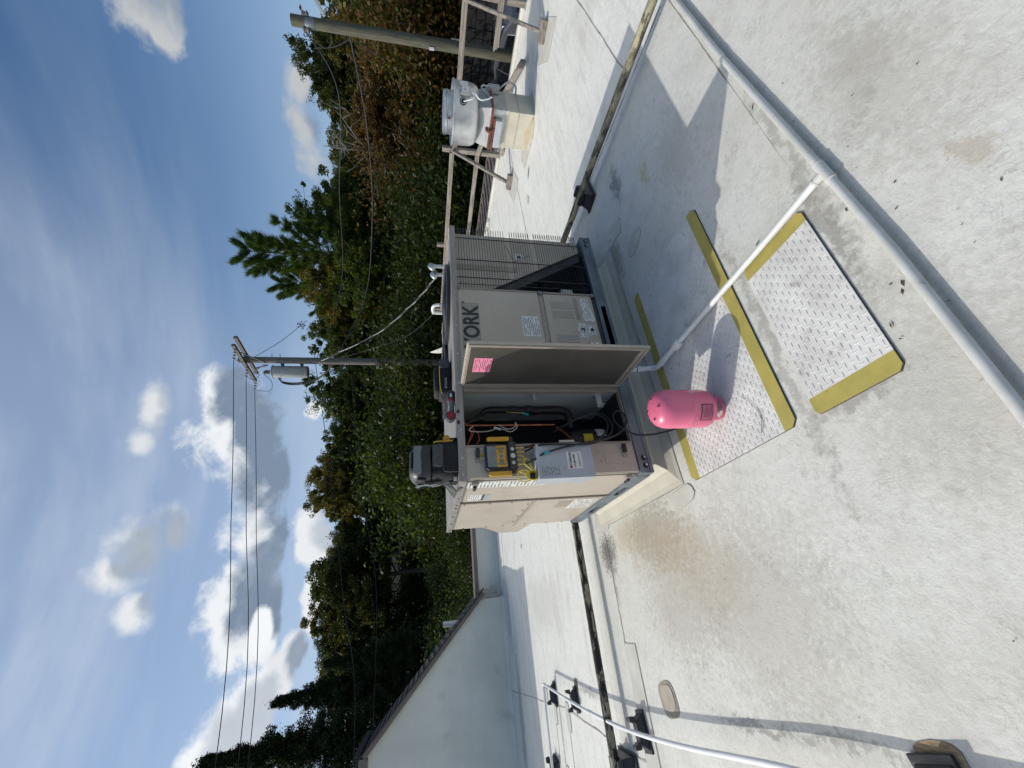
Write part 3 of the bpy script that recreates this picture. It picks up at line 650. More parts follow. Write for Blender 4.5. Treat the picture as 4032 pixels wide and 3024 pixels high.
# front skin
part('front_post', MB().box(0.0, 0.203, -0.004, 0.016, 0.302, 1.412), bp, U, bevel=0.003)
part('opening_frame', MB().box(0.190, 0.206, -0.010, 0.030, 0.312, 1.395).box(0.578, 0.594, -0.010, 0.030, 0.312, 1.395).box(0.190, 0.594, -0.0105, 0.030, 1.3955, 1.411).box(0.190, 0.594, -0.0105, 0.030, 0.302, 0.3115), bt, U, bevel=0.004)
part('front_post', MB().box(0.596, 0.652, -0.004, 0.016, 0.302, 1.412), bt, U, bevel=0.003)
part('front_panel', MB().box(0.656, 1.456, -0.010, 0.014, 0.775, 1.402), bp, U, bevel=0.006)
part('front_panel', MB().box(0.656, 1.450, -0.010, 0.014, 0.335, 0.735), bp, U, bevel=0.006)
part('middle_rail', MB().box(0.654, 1.46, -0.003, 0.012, 0.738, 0.772), bt, U)
part('panel_gap', MB().box(0.654, 1.46, 0.002, 0.013, 0.302, 0.333).box(1.452, 1.462, -0.001, 0.0135, 0.334, 1.412), MATS['dark_steel'], U)
part('rolled_edge', MB().tube([(1.461, -0.008, 0.33), (1.461, -0.008, 0.735)], 0.008, 8).tube([(1.463, -0.008, 0.775), (1.463, -0.008, 1.40)], 0.008, 8), bt, U, smooth=True)
for (x0, z0, w_, h_) in [(1.440, 0.742, 0.03, 0.028), (1.435, 0.306, 0.035, 0.03), (1.445, 1.385, 0.035, 0.02)]:
    part('clip', MB().box(x0, x0+w_, -0.02, -0.011, z0, z0+h_), MATS['galv_dark'], U, bevel=0.002)
# louvres pressed into the lower panel
for (x0, x1) in ((1.306, 1.374), (1.212, 1.284), (0.988, 1.055)):
    for i in range(12):
        zz = 0.515 + i*0.0148
        part('louvre', MB().prism([(x0, -0.0102, zz), (x0, -0.017, zz+0.0015), (x0, -0.0102, zz+0.0105)], (x1-x0, 0, 0)), bp, U)
def screws(lst, nrm, r=0.006, h=0.004, m_='galv', name='screw'):
    for p_ in lst:
        part(name, MB().disc(p_, nrm, r, h, 8), MATS[m_], U)
screws([(1.42, -0.010, 0.665), (1.405, -0.010, 0.545), (1.29, -0.010, 0.50), (1.20, -0.010, 0.66), (1.19, -0.010, 0.545), (1.10, -0.010, 0.645), (1.095, -0.010, 0.545), (1.0, -0.010, 0.50), (0.985, -0.010, 0.36), (0.99, -0.010, 0.60)], (0, -1, 0))
screws([(1.33, -0.003, 0.755), (1.15, -0.003, 0.755)], (0, -1, 0))
screws([(x, -0.020, 1.42) for x in (0.02, 0.12, 0.30, 0.46, 0.63, 0.86, 1.10, 1.40, 1.55, 1.9, 2.09)], (0, -1, 0), 0.007)
screws([(0.165, -0.004, 1.375), (0.19, -0.004, 0.32), (0.02, -0.004, 0.34), (0.135, -0.004, 0.55), (0.075, -0.004, 0.54), (0.125, -0.004, 0.395), (0.055, -0.004, 0.395), (0.11, -0.004, 0.505), (0.07, -0.004, 0.505), (0.115, -0.004, 0.437), (0.065, -0.004, 0.437), (0.16, -0.004, 1.28), (0.155, -0.004, 1.30)], (0, -1, 0), 0.0055)
screws([(-0.004, 0.585, z_) for z_ in (1.36, 1.18, 1.02)] + [(0, 0.585, z_) for z_ in (0.80, 0.66, 0.5, 0.36)] + [(-0.004, Dp-0.03, z_) for z_ in (1.3, 1.1, 0.95)] + [(0.0, Dp-0.03, z_) for z_ in (0.75, 0.55, 0.4)] + [(-0.004, y_, 0.885) for y_ in (0.66, 0.85, 1.05, 1.25)] + [(-0.020, y_, 1.42) for y_ in (0.1, 0.35, 0.52, 0.6, 0.85, 1.1, 1.35)] + [(-0.004, y_, 1.395) for y_ in (0.8, 1.1)], (-1, 0, 0), 0.0065, 0.004, 'rust_brown')
part('cover_plate', MB().box(0.057, 0.123, -0.0075, -0.004, 0.425, 0.517), bp, U, bevel=0.002)
# latches
for (x, z_) in [(0.133, 1.325), (0.135, 0.375)]:
    lt = part('latch', MB().box(x-0.04, x+0.03, -0.011, -0.004, z_-0.018, z_+0.018), bt, U, bevel=0.003)
    part('latch_handle', MB().box(x-0.012, x+0.045, -0.034, -0.0115, z_-0.010, z_+0.012), MATS['black_plastic'], lt, bevel=0.004)
for z_ in (1.345, 0.36):
    lt = part('latch', MB().box(-0.026, -0.002, 0.030, 0.062, z_-0.022, z_+0.022), bt, U, bevel=0.003)
    part('latch_handle', MB().box(-0.044, -0.0265, 0.052, 0.112, z_-0.010, z_+0.010), MATS['black_plastic'], lt, bevel=0.005)

# ---- condenser section: end plate, sloping coil frame, dark cavity, wire guard
part('end_plate', MB().prism([(1.468, 0.030, 1.40), (2.105, 0.030, 1.40), (2.105, 0.030, 0.325), (1.985, 0.030, 0.325), (1.468, 0.030, 1.19)], (0, 0.012, 0)), bp, U)
part('plate_strip', MB().box(1.70, 1.755, 0.024, 0.0295, 0.90, 1.398), bt, U)
part('coil_frame', MB().prism([(1.468, 0.050, 1.19), (1.985, 0.050, 0.325), (1.90, 0.050, 0.325), (1.468, 0.050, 1.03)], (0, 0.03, 0)), MATS['dark_steel'], U)
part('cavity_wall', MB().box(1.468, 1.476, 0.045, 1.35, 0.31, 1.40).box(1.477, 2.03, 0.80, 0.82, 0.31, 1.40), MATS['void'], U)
part('coil', MB().prism([(1.50, 0.10, 1.16), (2.0, 0.10, 0.32), (1.96, 0.10, 0.30), (1.46, 0.10, 1.14)], (0, 1.2, 0)), MATS['dark_steel'], U)
part('filter_drier', MB().lathe([(0.02, 0), (0.04, 0.012), (0.042, 0.10), (0.03, 0.115)], (1.60, 0.14, 0.41), 18), MATS['galv'], U, smooth=True)
for i in range(5): part('spring_ring', MB().lathe([(0.036, 0), (0.038, 0.004), (0.036, 0.008)], (1.52, 0.13, 0.36+0.022*i), 16), MATS['galv'], U)
screws([(2.03, 0.030, 0.36), (1.93, 0.030, 0.46), (1.78, 0.030, 0.71), (1.62, 0.030, 0.98), (2.07, 0.030, 0.40)], (0, -1, 0), 0.007, 0.004, 'dark_steel')
sticker(U, (1.842, 0.0295, 0.832), (1, 0, 0), (0, 0, 1), 0.074, 0.078, MATS['paper'], 'fan_warning_label', 4, seed=3)
part('fan_symbol', MB().disc((1.878, 0.0280, 0.868), (0, -1, 0), 0.018, 0.0008, 12), MATS['ink'], U)
gw = MB(); zz = 0.340
zs_ = [1.372-0.0212*i for i in range(19)] + [0.935-0.0205*i for i in range(9)] + [0.722-0.0205*i for i in range(19)]
for z_ in zs_:
    gw.tube([(1.478, -0.006, z_), (2.128, -0.006, z_), (2.160, 0.012, z_-0.006), (2.132, 0.035, z_-0.011)], 0.0021, 5, cap=False)
part('wire_guard', gw, MATS['black_plastic'], U, kind='stuff')
for x, w_ in ((2.013, 0.0042), (1.768, 0.0042), (1.579, 0.0042), (1.510, 0.0030)):
    part('guard_rod', MB().tube([(x, -0.002, 1.405), (x, -0.011, 1.390), (x, -0.011, 0.345), (x, -0.003, 0.325), (x, -0.003, 0.30)], w_, 6), MATS['black_plastic'], U, smooth=True)
part('tie_wire', MB().tube([(1.96, -0.012, 0.985), (1.77, -0.013, 0.93), (1.86, -0.012, 0.79)], 0.0022, 5), MATS['black_plastic'], U)

# ---- stickers on the front
for (o_, w_, h_, n_, s_) in [((1.033, -0.0102, 0.803), 0.186, 0.130, 9, 11), ((1.038, -0.0102, 0.430), 0.130, 0.072, 6, 12), ((1.068, -0.0102, 0.358), 0.085, 0.068, 4, 13), ((0.975, -0.0102, 0.35), 0.018, 0.09, 3, 14)]:
    sticker(U, o_, (1, 0, 0), (0, 0, 1), w_, h_, MATS['paper'], 'warning_label', n_, seed=s_)
part('hand_symbol', MB().prism([(1.085, -0.0120, 0.452), (1.122, -0.0120, 0.447), (1.128, -0.0120, 0.472), (1.098, -0.0120, 0.490), (1.11, -0.0120, 0.465)], (0, -0.0006, 0)), MATS['ink'], U)
part('fan_symbol', MB().disc((1.11, -0.0120, 0.39), (0, -1, 0), 0.017, 0.0006, 7), MATS['ink'], U)
part('adhesive_mark', MB().prism([(1.20, -0.0102, 0.46), (1.42, -0.0102, 0.46), (1.42, -0.0102, 0.498), (1.20, -0.0102, 0.498)], (0, -0.0006, 0)), bt, U)
# torn paper label
tp = [(1.415, 0.437), (1.418, 0.368), (1.36, 0.374), (1.30, 0.362), (1.24, 0.350), (1.20, 0.345), (1.186, 0.362), (1.196, 0.395), (1.19, 0.43), (1.24, 0.44), (1.28, 0.43), (1.35, 0.436)]
part('torn_label', MB().prism([(x, -0.0102, z_) for x, z_ in tp[::-1]], (0, -0.0025, 0)), MATS['paper'], U)
tpp = MB(); rr = random.Random(8)
for i in range(60):
    x = rr.uniform(1.21, 1.40); z_ = rr.uniform(0.372, 0.425); tpp.poly([(x, -0.0131, z_), (x+rr.uniform(.006, .02), -0.0131, z_), (x+.006, -0.0131, z_+.004), (x, -0.0131, z_+.004)])
part('print', tpp, MATS['ink'], U)
# maker's name in large dark letters on a slightly paler decal
dec = part('decal', MB().prism([(0.90, -0.0101, 1.248), (1.325, -0.0101, 1.248), (1.325, -0.0101, 1.380), (0.90, -0.0101, 1.380)], (0, -0.0005, 0)), MATS['decal_grey'], U)
mb = text_mesh('YORK', 0.158, 0.0045); xs_ = [v[0] for v in mb.v]; w0 = max(xs_)-min(xs_)
part('lettering', place(mb, (0.918, -0.0112, 1.2585), (1, 0, 0), (0, 0, 1), 0.392/w0, 1.0), MATS['lettering_ink'], U)
part('lettering', place(text_mesh('®', 0.03), (1.316, -0.0112, 1.352), (1, 0, 0), (0, 0, 1)), MATS['lettering_ink'], U)
# stickers on the sunlit end
for (o_, w_, h_, n_, s_) in [((-0.0012, 0.185, 1.145), 0.118, 0.24, 10, 21), ((-0.0012, 0.190, 0.88), 0.115, 0.255, 10, 22)]:
    sticker(U, o_, (0, -1, 0), (0, 0, 1), w_, h_, MATS['paper'], 'instruction_label', n_, seed=s_)
sticker(U, (-0.0012, 0.485, 1.262), (0, -1, 0), (0, 0, 1), 0.135, 0.086, MATS['paper'], 'rating_label', 6, seed=23)
part('barcode', MB().box(-0.0024, -0.0012, 0.35, 0.487, 1.245, 1.260), MATS['ink'], U)
sticker(U, (-0.0012, 0.490, 1.205), (0, -1, 0), (0, 0, 1), 0.13, 0.036, MATS['box_grey'], 'rating_label', 0)
sticker(U, (-0.0001, 0.895, 0.335), (0, -1, 0), (0, 0, 1), 0.265, 0.185, MATS['paper'], 'wiring_diagram', 14, seed=24)
part('adhesive_mark', MB().box(-0.0008, 0.0, 0.65, 0.84, 0.53, 0.645), bt, U)
# ---- access door standing open at a right angle to the unit
dr = part('access_door', MB().box(0.612, 0.632, -0.488, -0.006, 0.292, 1.410), bp, U, bevel=0.003, label='open access door with a pink paper notice inside')
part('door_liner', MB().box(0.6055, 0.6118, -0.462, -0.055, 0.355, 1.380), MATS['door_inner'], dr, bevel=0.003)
g = MB()
for (y0, y1, z0, z1) in ((-0.484, -0.466, 0.30, 1.402), (-0.050, -0.032, 0.30, 1.402), (-0.465, -0.051, 1.384, 1.402), (-0.465, -0.051, 0.30, 0.318), (-0.465, -0.051, 0.335, 0.35)): g.box(0.602, 0.6119, y0, y1, z0, z1)
part('door_flange', g, bt, dr, bevel=0.003)
part('gasket', MB().box(0.6085, 0.6119, -0.464, -0.4625, 0.36, 1.38).box(0.6085, 0.6119, -0.4625, -0.052, 1.3802, 1.3835), MATS['black_rubber'], dr)
sticker(dr, (0.6052, -0.202, 1.247), (0, -1, 0), (0, 0, 1), 0.152, 0.108, MATS['pink_paper'], 'pink_notice', 9, ink=MATS['maroon'], seed=31)

# ---- compartment interior
part('side_liner', MB().box(0.598, 0.606, 0.030, 0.105, 0.306, 1.40).box(0.600, 0.608, 0.106, 0.50, 0.306, 1.40), MATS['interior_grey'], U)
part('bracket', MB().box(0.545, 0.598, 0.075, 0.079, 0.89, 0.905).box(0.545, 0.5475, 0.03, 0.075, 0.89, 0.905), MATS['interior_grey'], U)
part('bracket', MB().box(0.50, 0.598, 0.085, 0.089, 0.40, 0.44).box(0.50, 0.504, 0.03, 0.085, 0.41, 0.43), MATS['interior_grey'], U)
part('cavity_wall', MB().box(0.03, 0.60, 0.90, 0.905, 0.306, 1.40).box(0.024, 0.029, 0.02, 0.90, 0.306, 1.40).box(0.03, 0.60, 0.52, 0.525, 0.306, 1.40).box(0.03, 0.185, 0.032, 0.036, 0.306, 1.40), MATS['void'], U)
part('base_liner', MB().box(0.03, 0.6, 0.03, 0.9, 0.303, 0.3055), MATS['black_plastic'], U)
pth = smooth_path([(0.44, 0.22, 1.36), (0.47, 0.23, 1.33), (0.50, 0.24, 1.26), (0.545, 0.25, 1.235), (0.567, 0.25, 1.19), (0.566, 0.25, 1.04), (0.556, 0.25, 0.92), (0.562, 0.25, 0.775), (0.56, 0.25, 0.67), (0.54, 0.25, 0.612), (0.48, 0.25, 0.603), (0.42, 0.26, 0.603)], 6)
part('insulated_pipe', MB().tube(pth, [0.019 + 0.010*min(1, max(0, (i-20)/14)) + random.uniform(-0.0015, 0.0015) for i in range(len(pth))], 12), MATS['black_rubber'], U, smooth=True)
for (p_, r_) in [((0.50, 0.24, 1.26), 0.030), ((0.562, 0.24, 1.02), 0.028), ((0.560, 0.24, 0.90), 0.032)]:
    part('pipe_joint', MB().lathe([(r_*.8, -0.03), (r_, -0.015), (r_, 0.015), (r_*.8, 0.03)], p_, 12), MATS['black_rubber'], U, smooth=True)
part('service_valve', MB().tube([(0.535, 0.22, 1.075), (0.515, 0.19, 1.03), (0.50, 0.17, 0.965)], [0.006, 0.008, 0.006], 8), MATS['brass'], U, smooth=True)
part('service_coupler', MB().tube([(0.50, 0.17, 0.965), (0.485, 0.16, 0.93)], 0.009, 8), MATS['teal_plastic'], U)
part('copper_pipe', MB().tube([(0.43, 0.15, 1.385), (0.405, 0.15, 1.365), (0.404, 0.15, 1.30), (0.400, 0.15, 0.76)], 0.0085, 10), MATS['copper'], U, smooth=True)
part('copper_pipe', MB().tube(smooth_path([(0.385, 0.16, 0.745), (0.34, 0.13, 0.715), (0.29, 0.10, 0.69), (0.235, 0.08, 0.66)], 4), 0.0095, 8), MATS['copper'], U, smooth=True)
cp = part('compressor', MB().lathe([(0.05, 0.0), (0.088, 0.015), (0.09, 0.22), (0.075, 0.29), (0.03, 0.315)], (0.32, 0.28, 0.335), 28), MATS['black_plastic'], U, smooth=True)
def wrap_label(c, r, a0, a1, z0, z1, m_, name, par):
    mb = MB(); n = 8
    for i in range(n):
        a, b = a0+(a1-a0)*i/n, a0+(a1-a0)*(i+1)/n
        mb.add([(c[0]+r*cos(a), c[1]+r*sin(a), z0), (c[0]+r*cos(b), c[1]+r*sin(b), z0), (c[0]+r*cos(b), c[1]+r*sin(b), z1), (c[0]+r*cos(a), c[1]+r*sin(a), z1)], [(0, 1, 2, 3)])
    return part(name, mb, m_, par)
wrap_label((0.32, 0.28), 0.0912, radians(-120), radians(-72), 0.475, 0.545, MATS['yellow_label'], 'yellow_label', cp)
wrap_label((0.32, 0.28), 0.0915, radians(-85), radians(-30), 0.375, 0.44, MATS['paper'], 'barcode_label', cp)
for (pts, m_) in [([(0.40, 0.12, 1.37), (0.37, 0.1, 1.33), (0.30, 0.08, 1.34), (0.25, 0.06, 1.37)], 'wire_orange'), ([(0.36, 0.1, 1.37), (0.33, 0.08, 1.345), (0.27, 0.05, 1.36), (0.23, 0.05, 1.375)], 'wire_orange'),
                  ([(0.345, 0.09, 1.36), (0.33, 0.08, 1.31), (0.27, 0.06, 1.30), (0.235, 0.05, 1.32)], 'wire_orange'), ([(0.38, 0.1, 1.33), (0.335, 0.08, 1.355), (0.33, 0.08, 1.25), (0.35, 0.09, 1.19)], 'wire_white'),
                  ([(0.385, 0.1, 1.16), (0.35, 0.09, 1.11), (0.36, 0.09, 1.06), (0.40, 0.1, 1.04)], 'wire_white'), ([(0.36, 0.09, 1.18), (0.34, 0.08, 1.13), (0.325, 0.08, 1.09), (0.36, 0.09, 1.04), (0.40, 0.1, 1.05)], 'wire_white')]:
    part('wire', MB().tube(smooth_path(pts, 5), 0.0028, 5), MATS[m_], U, smooth=True)
part('connector', MB().tube([(0.362, 0.09, 1.195), (0.345, 0.088, 1.15)], 0.008, 6), MATS['wire_white'], U)
part('key_tag', MB().box(0.212, 0.226, 0.0, 0.004, 0.70, 0.80), MATS['wire_white'], U)
# ---- electrical disconnect box screwed to the corner
bx_ = part('disconnect_box', MB().box(-0.056, 0.148, -0.122, -0.0045, 0.664, 0.994), MATS['box_grey'], U, bevel=0.004)
part('box_cover', MB().box(-0.060, 0.152, -0.133, -0.1222, 0.655, 1.000), MATS['box_grey'], bx_, bevel=0.004)
sticker(bx_, (-0.045, -0.1332, 0.868), (1, 0, 0), (0, 0, 1), 0.062, 0.118, MATS['box_grey'], 'spec_label', 12, seed=41)
st = sticker(bx_, (-0.008, -0.1332, 0.728), (1, 0, 0), (0, 0, 1), 0.104, 0.092, MATS['paper'], 'service_sticker', 0)
part('sticker_print', place(text_mesh('Coleman', 0.023, 0.0006), (0.012, -0.1348, 0.793), (1, 0, 0), (0, 0, 1)), MATS['ink'], bx_)
part('sticker_print', place(text_mesh('615.883.5080', 0.0145, 0.0005), (0.0, -0.1348, 0.770), (1, 0, 0), (0, 0, 1)), MATS['ink'], bx_)
part('sticker_print', MB().prism([(0.002, -0.1346, 0.746), (0.088, -0.1346, 0.746), (0.088, -0.1346, 0.749), (0.002, -0.1346, 0.749)], (0, -0.0004, 0)).prism([(0.010, -0.1346, 0.739), (0.085, -0.1346, 0.739), (0.085, -0.1346, 0.741), (0.010, -0.1346, 0.741)], (0, -0.0004, 0)), MATS['ink'], bx_)
part('sticker_emblem', MB().prism([(-0.004, -0.1346, 0.792), (0.010, -0.1346, 0.792), (0.011, -0.1346, 0.803), (0.003, -0.1346, 0.813), (-0.005, -0.1346, 0.803)], (0, -0.0004, 0)), MATS['red_plastic'], bx_)
part('cover_screw', MB().disc((0.0, -0.133, 0.835), (0, -1, 0), 0.008, 0.003, 10), MATS['box_grey'], bx_)
# ---- fan guards on top
for (x, y, r) in ((1.66, 0.42, 0.34), (1.22, 0.93, 0.36)):
    fg = part('fan_guard', MB().lathe([(r, 0.0), (r, 0.026), (r-0.025, 0.032), (r-0.03, 0.026), (r-0.03, 0.0)], (x, y, 1.4395), 48, cap=False), MATS['black_plastic'], U, smooth=True)
    rg = MB()
    for k in range(1, 12): rg.tube([(x+(r*k/12)*cos(2*pi*j/36), y+(r*k/12)*sin(2*pi*j/36), 1.468+0.012*(1-(k/12)**2)) for j in range(37)], 0.0022, 4, cap=False)
    part('guard_rings', rg, MATS['black_plastic'], fg, kind='stuff')
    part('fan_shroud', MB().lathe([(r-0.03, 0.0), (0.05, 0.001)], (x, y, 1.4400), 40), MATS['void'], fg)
    part('fan_hub', MB().lathe([(0.07, 0.0), (0.07, 0.02), (0.03, 0.024)], (x, y, 1.441), 20), MATS['dark_steel'], fg)
# ================================================================== WALK PADS
def pad(label, x0, x1, y0, y1, stripes, cuts, pitch, rot=0.0):
    """diamond tread rubber pad; stripes = yellow edge rectangles, cuts = corner chamfer size"""
    t = thing('walk_pad', label, 'walkway pad', ((x0+x1)/2, (y0+y1)/2, 0), 'diamond tread walkway pads')
    c = cuts
    ol = [(x0+c, y0), (x1-c, y0), (x1, y0+c), (x1, y1-c), (x1-c, y1), (x0+c, y1), (x0, y1-c), (x0, y0+c)]
    part('pad_edge', MB().prism([(x, y, 0.0012) for x, y in [(a+(0.0015 if a > (x0+x1)/2 else -0.0015), b+(0.0015 if b > (y0+y1)/2 else -0.0015)) for a, b in ol]], (0, 0, 0.006)), MATS['mat_edge'], t)
    sx0, sx1, sy0, sy1 = x0, x1, y0, y1
    for (a0, a1, b0, b1) in stripes:
        if a1-a0 > b1-b0:
            pl_ = [(a0+c, b0), (a1-c, b0), (a1, b0+c), (a1, b1), (a0, b1), (a0, b0+c)] if b0 < (y0+y1)/2 else [(a0, b0), (a1, b0), (a1, b1-c), (a1-c, b1), (a0+c, b1), (a0, b1-c)]
            if b0 < (y0+y1)/2: sy0 = b1
            else: sy1 = b0
        else:
            pl_ = [(a0, b0+c), (a0+c, b0), (a1, b0), (a1, b1), (a0+c, b1), (a0, b1-c)] if a0 < (x0+x1)/2 else [(a0, b0), (a1-c, b0), (a1, b0+c), (a1, b1-c), (a1-c, b1), (a0, b1)]
            if a0 < (x0+x1)/2: sx0 = a1
            else: sx1 = a0
        part('yellow_edge', MB().prism([(x, y, 0.0075) for x, y in pl_], (0, 0, 0.003)), MATS['mat_yellow'], t)
    part('tread_sheet', MB().box(sx0, sx1, sy0, sy1, 0.0075, 0.0105), MATS['mat_tread'], t)
    mb = MB(); p = pitch; i = 0; y = y0+0.012
    while y < y1-0.008:
        x = x0+0.012; j = 0
        while x < x1-0.008:
            inst = (sx0-0.008 < x < sx1+0.008) and (sy0-0.008 < y < sy1+0.008)
            if inst:
                if (i+j) % 2 == 0: l, w = p*0.58, p*0.15
                else: l, w = p*0.15, p*0.58
                h = 0.0105
                mb.add([(x-l, y, h-0.0002), (x, y-w, h-0.0002), (x+l, y, h-0.0002), (x, y+w, h-0.0002), (x-l*0.45, y, h+0.0027), (x+l*0.45, y, h+0.0027)] if l > w else
                       [(x, y-w, h-0.0002), (x+l, y, h-0.0002), (x, y+w, h-0.0002), (x-l, y, h-0.0002), (x, y-w*0.45, h+0.0027), (x, y+w*0.45, h+0.0027)],
                       [(0, 1, 5, 4), (1, 2, 5), (2, 3, 4, 5), (3, 0, 4)] if l > w else [(0, 1, 5, 4)[0:2]+(5, 4), (1, 2, 5), (2, 3, 4, 5), (3, 0, 4)])
            x += p; j += 1
        y += p; i += 1
    part('treads', mb, MATS['mat_tread'], t, kind='stuff')
    return t
pad('white diamond tread pad with yellow long edges under the pink cylinder', -0.105, 1.378, -0.93, -0.085, [(-0.105, 1.378, -0.93, -0.855), (-0.105, 1.378, -0.165, -0.085)], 0.028, 0.0255)
pad('smaller white diamond tread pad with yellow short edges nearest the camera', -0.112, 0.722, -1.415, -1.035, [(-0.112, -0.035, -1.415, -1.035), (0.655, 0.722, -1.415, -1.035)], 0.02, 0.0265)

# ================================================================== REFRIGERANT CYLINDER (upside down)
cx_, cy_ = 0.195, -0.52
t = thing('refrigerant_cylinder', 'pink refrigerant cylinder standing upside down on the diamond tread pad', 'gas cylinder', (cx_, cy_, 0.013))
prof = [(0.03, 0.068), (0.065, 0.070), (0.092, 0.078), (0.110, 0.094), (0.1185, 0.117), (0.120, 0.145), (0.120, 0.243), (0.1215, 0.247), (0.120, 0.251), (0.120, 0.365), (0.117, 0.392), (0.108, 0.418), (0.092, 0.438), (0.065, 0.452), (0.03, 0.459), (0.001, 0.460)]
part('body', MB().lathe(prof, (cx_, cy_, 0), 56), MATS['pink_paint'], t, smooth=True)
for k in range(4):
    a = radians(80+90*k)
    part('dimple', MB().lathe([(0.012, -0.003), (0.010, 0.003), (0.004, 0.0045)], (cx_+0.062*cos(a), cy_+0.062*sin(a), 0.4525), 12), MATS['pink_paint'], t, smooth=True)
    part('dimple_mark', MB().lathe([(0.009, -0.001), (0.006, 0.0012)], (cx_+0.063*cos(a), cy_+0.063*sin(a), 0.4572), 8), MATS['maroon'], t)
for a0, a1 in ((radians(185), radians(300)), (radians(10), radians(120))):
    mb = MB(); n = 18
    def col_(u, v, r): a = a0+(a1-a0)*u; return (cx_+r*cos(a), cy_+r*sin(a), 0.0135+0.075*v)
    # collar handle: curved plate with an oval hand hole, built as outer frame strips
    for i in range(n):
        u0, u1 = i/n, (i+1)/n
        def hole(u): 
            k = 1-((u-0.5)/0.36)**2
            return sqrt(k)*0.27 if k > 0 else 0.0
        def low(u): return 0.0 + 0.5*max(0, abs(u-0.5)-0.36)/0.14
        segs0 = [(low(u0), 0.47-hole(u0)), (0.47+hole(u0), 1.0)]; segs1 = [(low(u1), 0.47-hole(u1)), (0.47+hole(u1), 1.0)]
        for (A0, B0), (A1, B1) in zip(segs0, segs1):
            A0, A1 = min(A0, B0), min(A1, B1)
            q = [col_(u0, A0, 0.087), col_(u1, A1, 0.087), col_(u1, B1, 0.087), col_(u0, B0, 0.087)]; w = [col_(u0, A0, 0.083), col_(u1, A1, 0.083), col_(u1, B1, 0.083), col_(u0, B0, 0.083)]
            mb.add(q+w, [(0, 1, 2, 3), (7, 6, 5, 4), (0, 4, 5, 1), (3, 2, 6, 7), (1, 5, 6, 2), (0, 3, 7, 4)])
    part('handle', mb, MATS['pink_paint'], t)
part('valve', MB().lathe([(0.012, 0.0), (0.014, 0.012), (0.018, 0.018), (0.018, 0.056)], (cx_, cy_, 0.014), 12).tube([(cx_, cy_, 0.038), (cx_-0.045, cy_+0.01, 0.036)], 0.009, 8), MATS['brass'], t, smooth=True)
part('valve_knob', MB().tube([(cx_, cy_, 0.038), (cx_+0.03, cy_-0.03, 0.034)], 0.013, 8), MATS['black_plastic'], t)
wrap_label((cx_, cy_), 0.1208, radians(208), radians(258), 0.125, 0.205, MATS['maroon'], 'label_border', t)
wrap_label((cx_, cy_), 0.1213, radians(211), radians(255), 0.130, 0.199, MATS['pink_label'], 'printed_label', t)
for i in range(6): wrap_label((cx_, cy_), 0.1217, radians(216), radians(252-(i % 3)*6), 0.138+0.009*i, 0.1405+0.009*i, MATS['maroon'], 'print', t)

t.scale = (0.90, 0.90, 0.90); t.location = (0.192, -0.497, 0.0125)
# ================================================================== TOOLS
G = thing('manifold_gauge', 'yellow and black digital manifold gauge hung on the corner of the unit', 'gauge set', (0.113, -0.03, 1.2))
cmb = MB()
part('case', MB().prism([(0.034, -0.012, 1.165), (0.040, -0.012, 1.150), (0.180, -0.012, 1.150), (0.190, -0.012, 1.165), (0.194, -0.012, 1.270), (0.184, -0.012, 1.286), (0.040, -0.012, 1.286), (0.030, -0.012, 1.270)], (0, -0.042, 0)), MATS['black_rubber'], G, bevel=0.004)
part('keypad', MB().box(0.046, 0.178, -0.0565, -0.0542, 1.160, 1.222), MATS['yellow_plastic'], G)
part('display', MB().box(0.048, 0.176, -0.0562, -0.0542, 1.2225, 1.276), MATS['lcd'], G)
for (x, z_, s_) in [(0.142, 1.250, 0.018), (0.125, 1.250, 0.018), (0.106, 1.250, 0.018), (0.135, 1.232, 0.010), (0.085, 1.236, 0.012), (0.072, 1.236, 0.012), (0.062, 1.252, 0.014)]:
    part('digit', MB().box(x-s_*0.28, x+s_*0.28, -0.0567, -0.0563, z_-s_*0.5, z_+s_*0.5), MATS['grey_button'], G)
for i in range(4):
    for x in (0.160, 0.150, 0.138, 0.088, 0.076, 0.064):
        if (i in (0, 3)) and x in (0.150, 0.138, 0.088, 0.076): continue
        part('button', MB().box(x-0.0045, x+0.0045, -0.0588, -0.0566, 1.168+i*0.0135, 1.178+i*0.0135), MATS['grey_button'], G)
part('button', MB().disc((0.112, -0.0566, 1.192), (0, -1, 0), 0.0085, 0.003, 14), MATS['blue_plastic'], G)
part('logo_strip', MB().box(0.075, 0.150, -0.0570, -0.0566, 1.1615, 1.1655), MATS['ink'], G)
part('valve_block', MB().box(0.030, 0.205, -0.054, -0.010, 1.098, 1.146), MATS['black_plastic'], G, bevel=0.004)
part('valve_stem', MB().tube([(0.205, -0.032, 1.122), (0.238, -0.032, 1.124)], 0.015, 12).tube([(0.030, -0.032, 1.122), (0.008, -0.032, 1.12)], 0.015, 12), MATS['black_plastic'], G)
for x in (0.155, 0.113, 0.070):
    part('sight_port', MB().disc((x, -0.0542, 1.122), (0, -1, 0), 0.011 if x != 0.113 else 0.015, 0.002, 14), MATS['galv'], G)
part('handle_bar', MB().prism([(0.212, -0.03, 1.135), (0.240, -0.03, 1.135), (0.240, -0.03, 1.262), (0.230, -0.03, 1.272), (0.212, -0.03, 1.268)], (0, -0.016, 0)), MATS['yellow_plastic'], G, bevel=0.003)
part('handle_bar', MB().prism([(0.024, -0.03, 1.135), (-0.004, -0.03, 1.135), (-0.004, -0.03, 1.262), (0.004, -0.03, 1.272), (0.024, -0.03, 1.268)], (0, -0.016, 0)), MATS['yellow_plastic'], G, bevel=0.003)
part('hanging_hook', MB().tube([(0.11, -0.03, 1.285), (0.112, -0.03, 1.305), (0.118, -0.022, 1.318)], 0.003, 6), MATS['galv'], G)
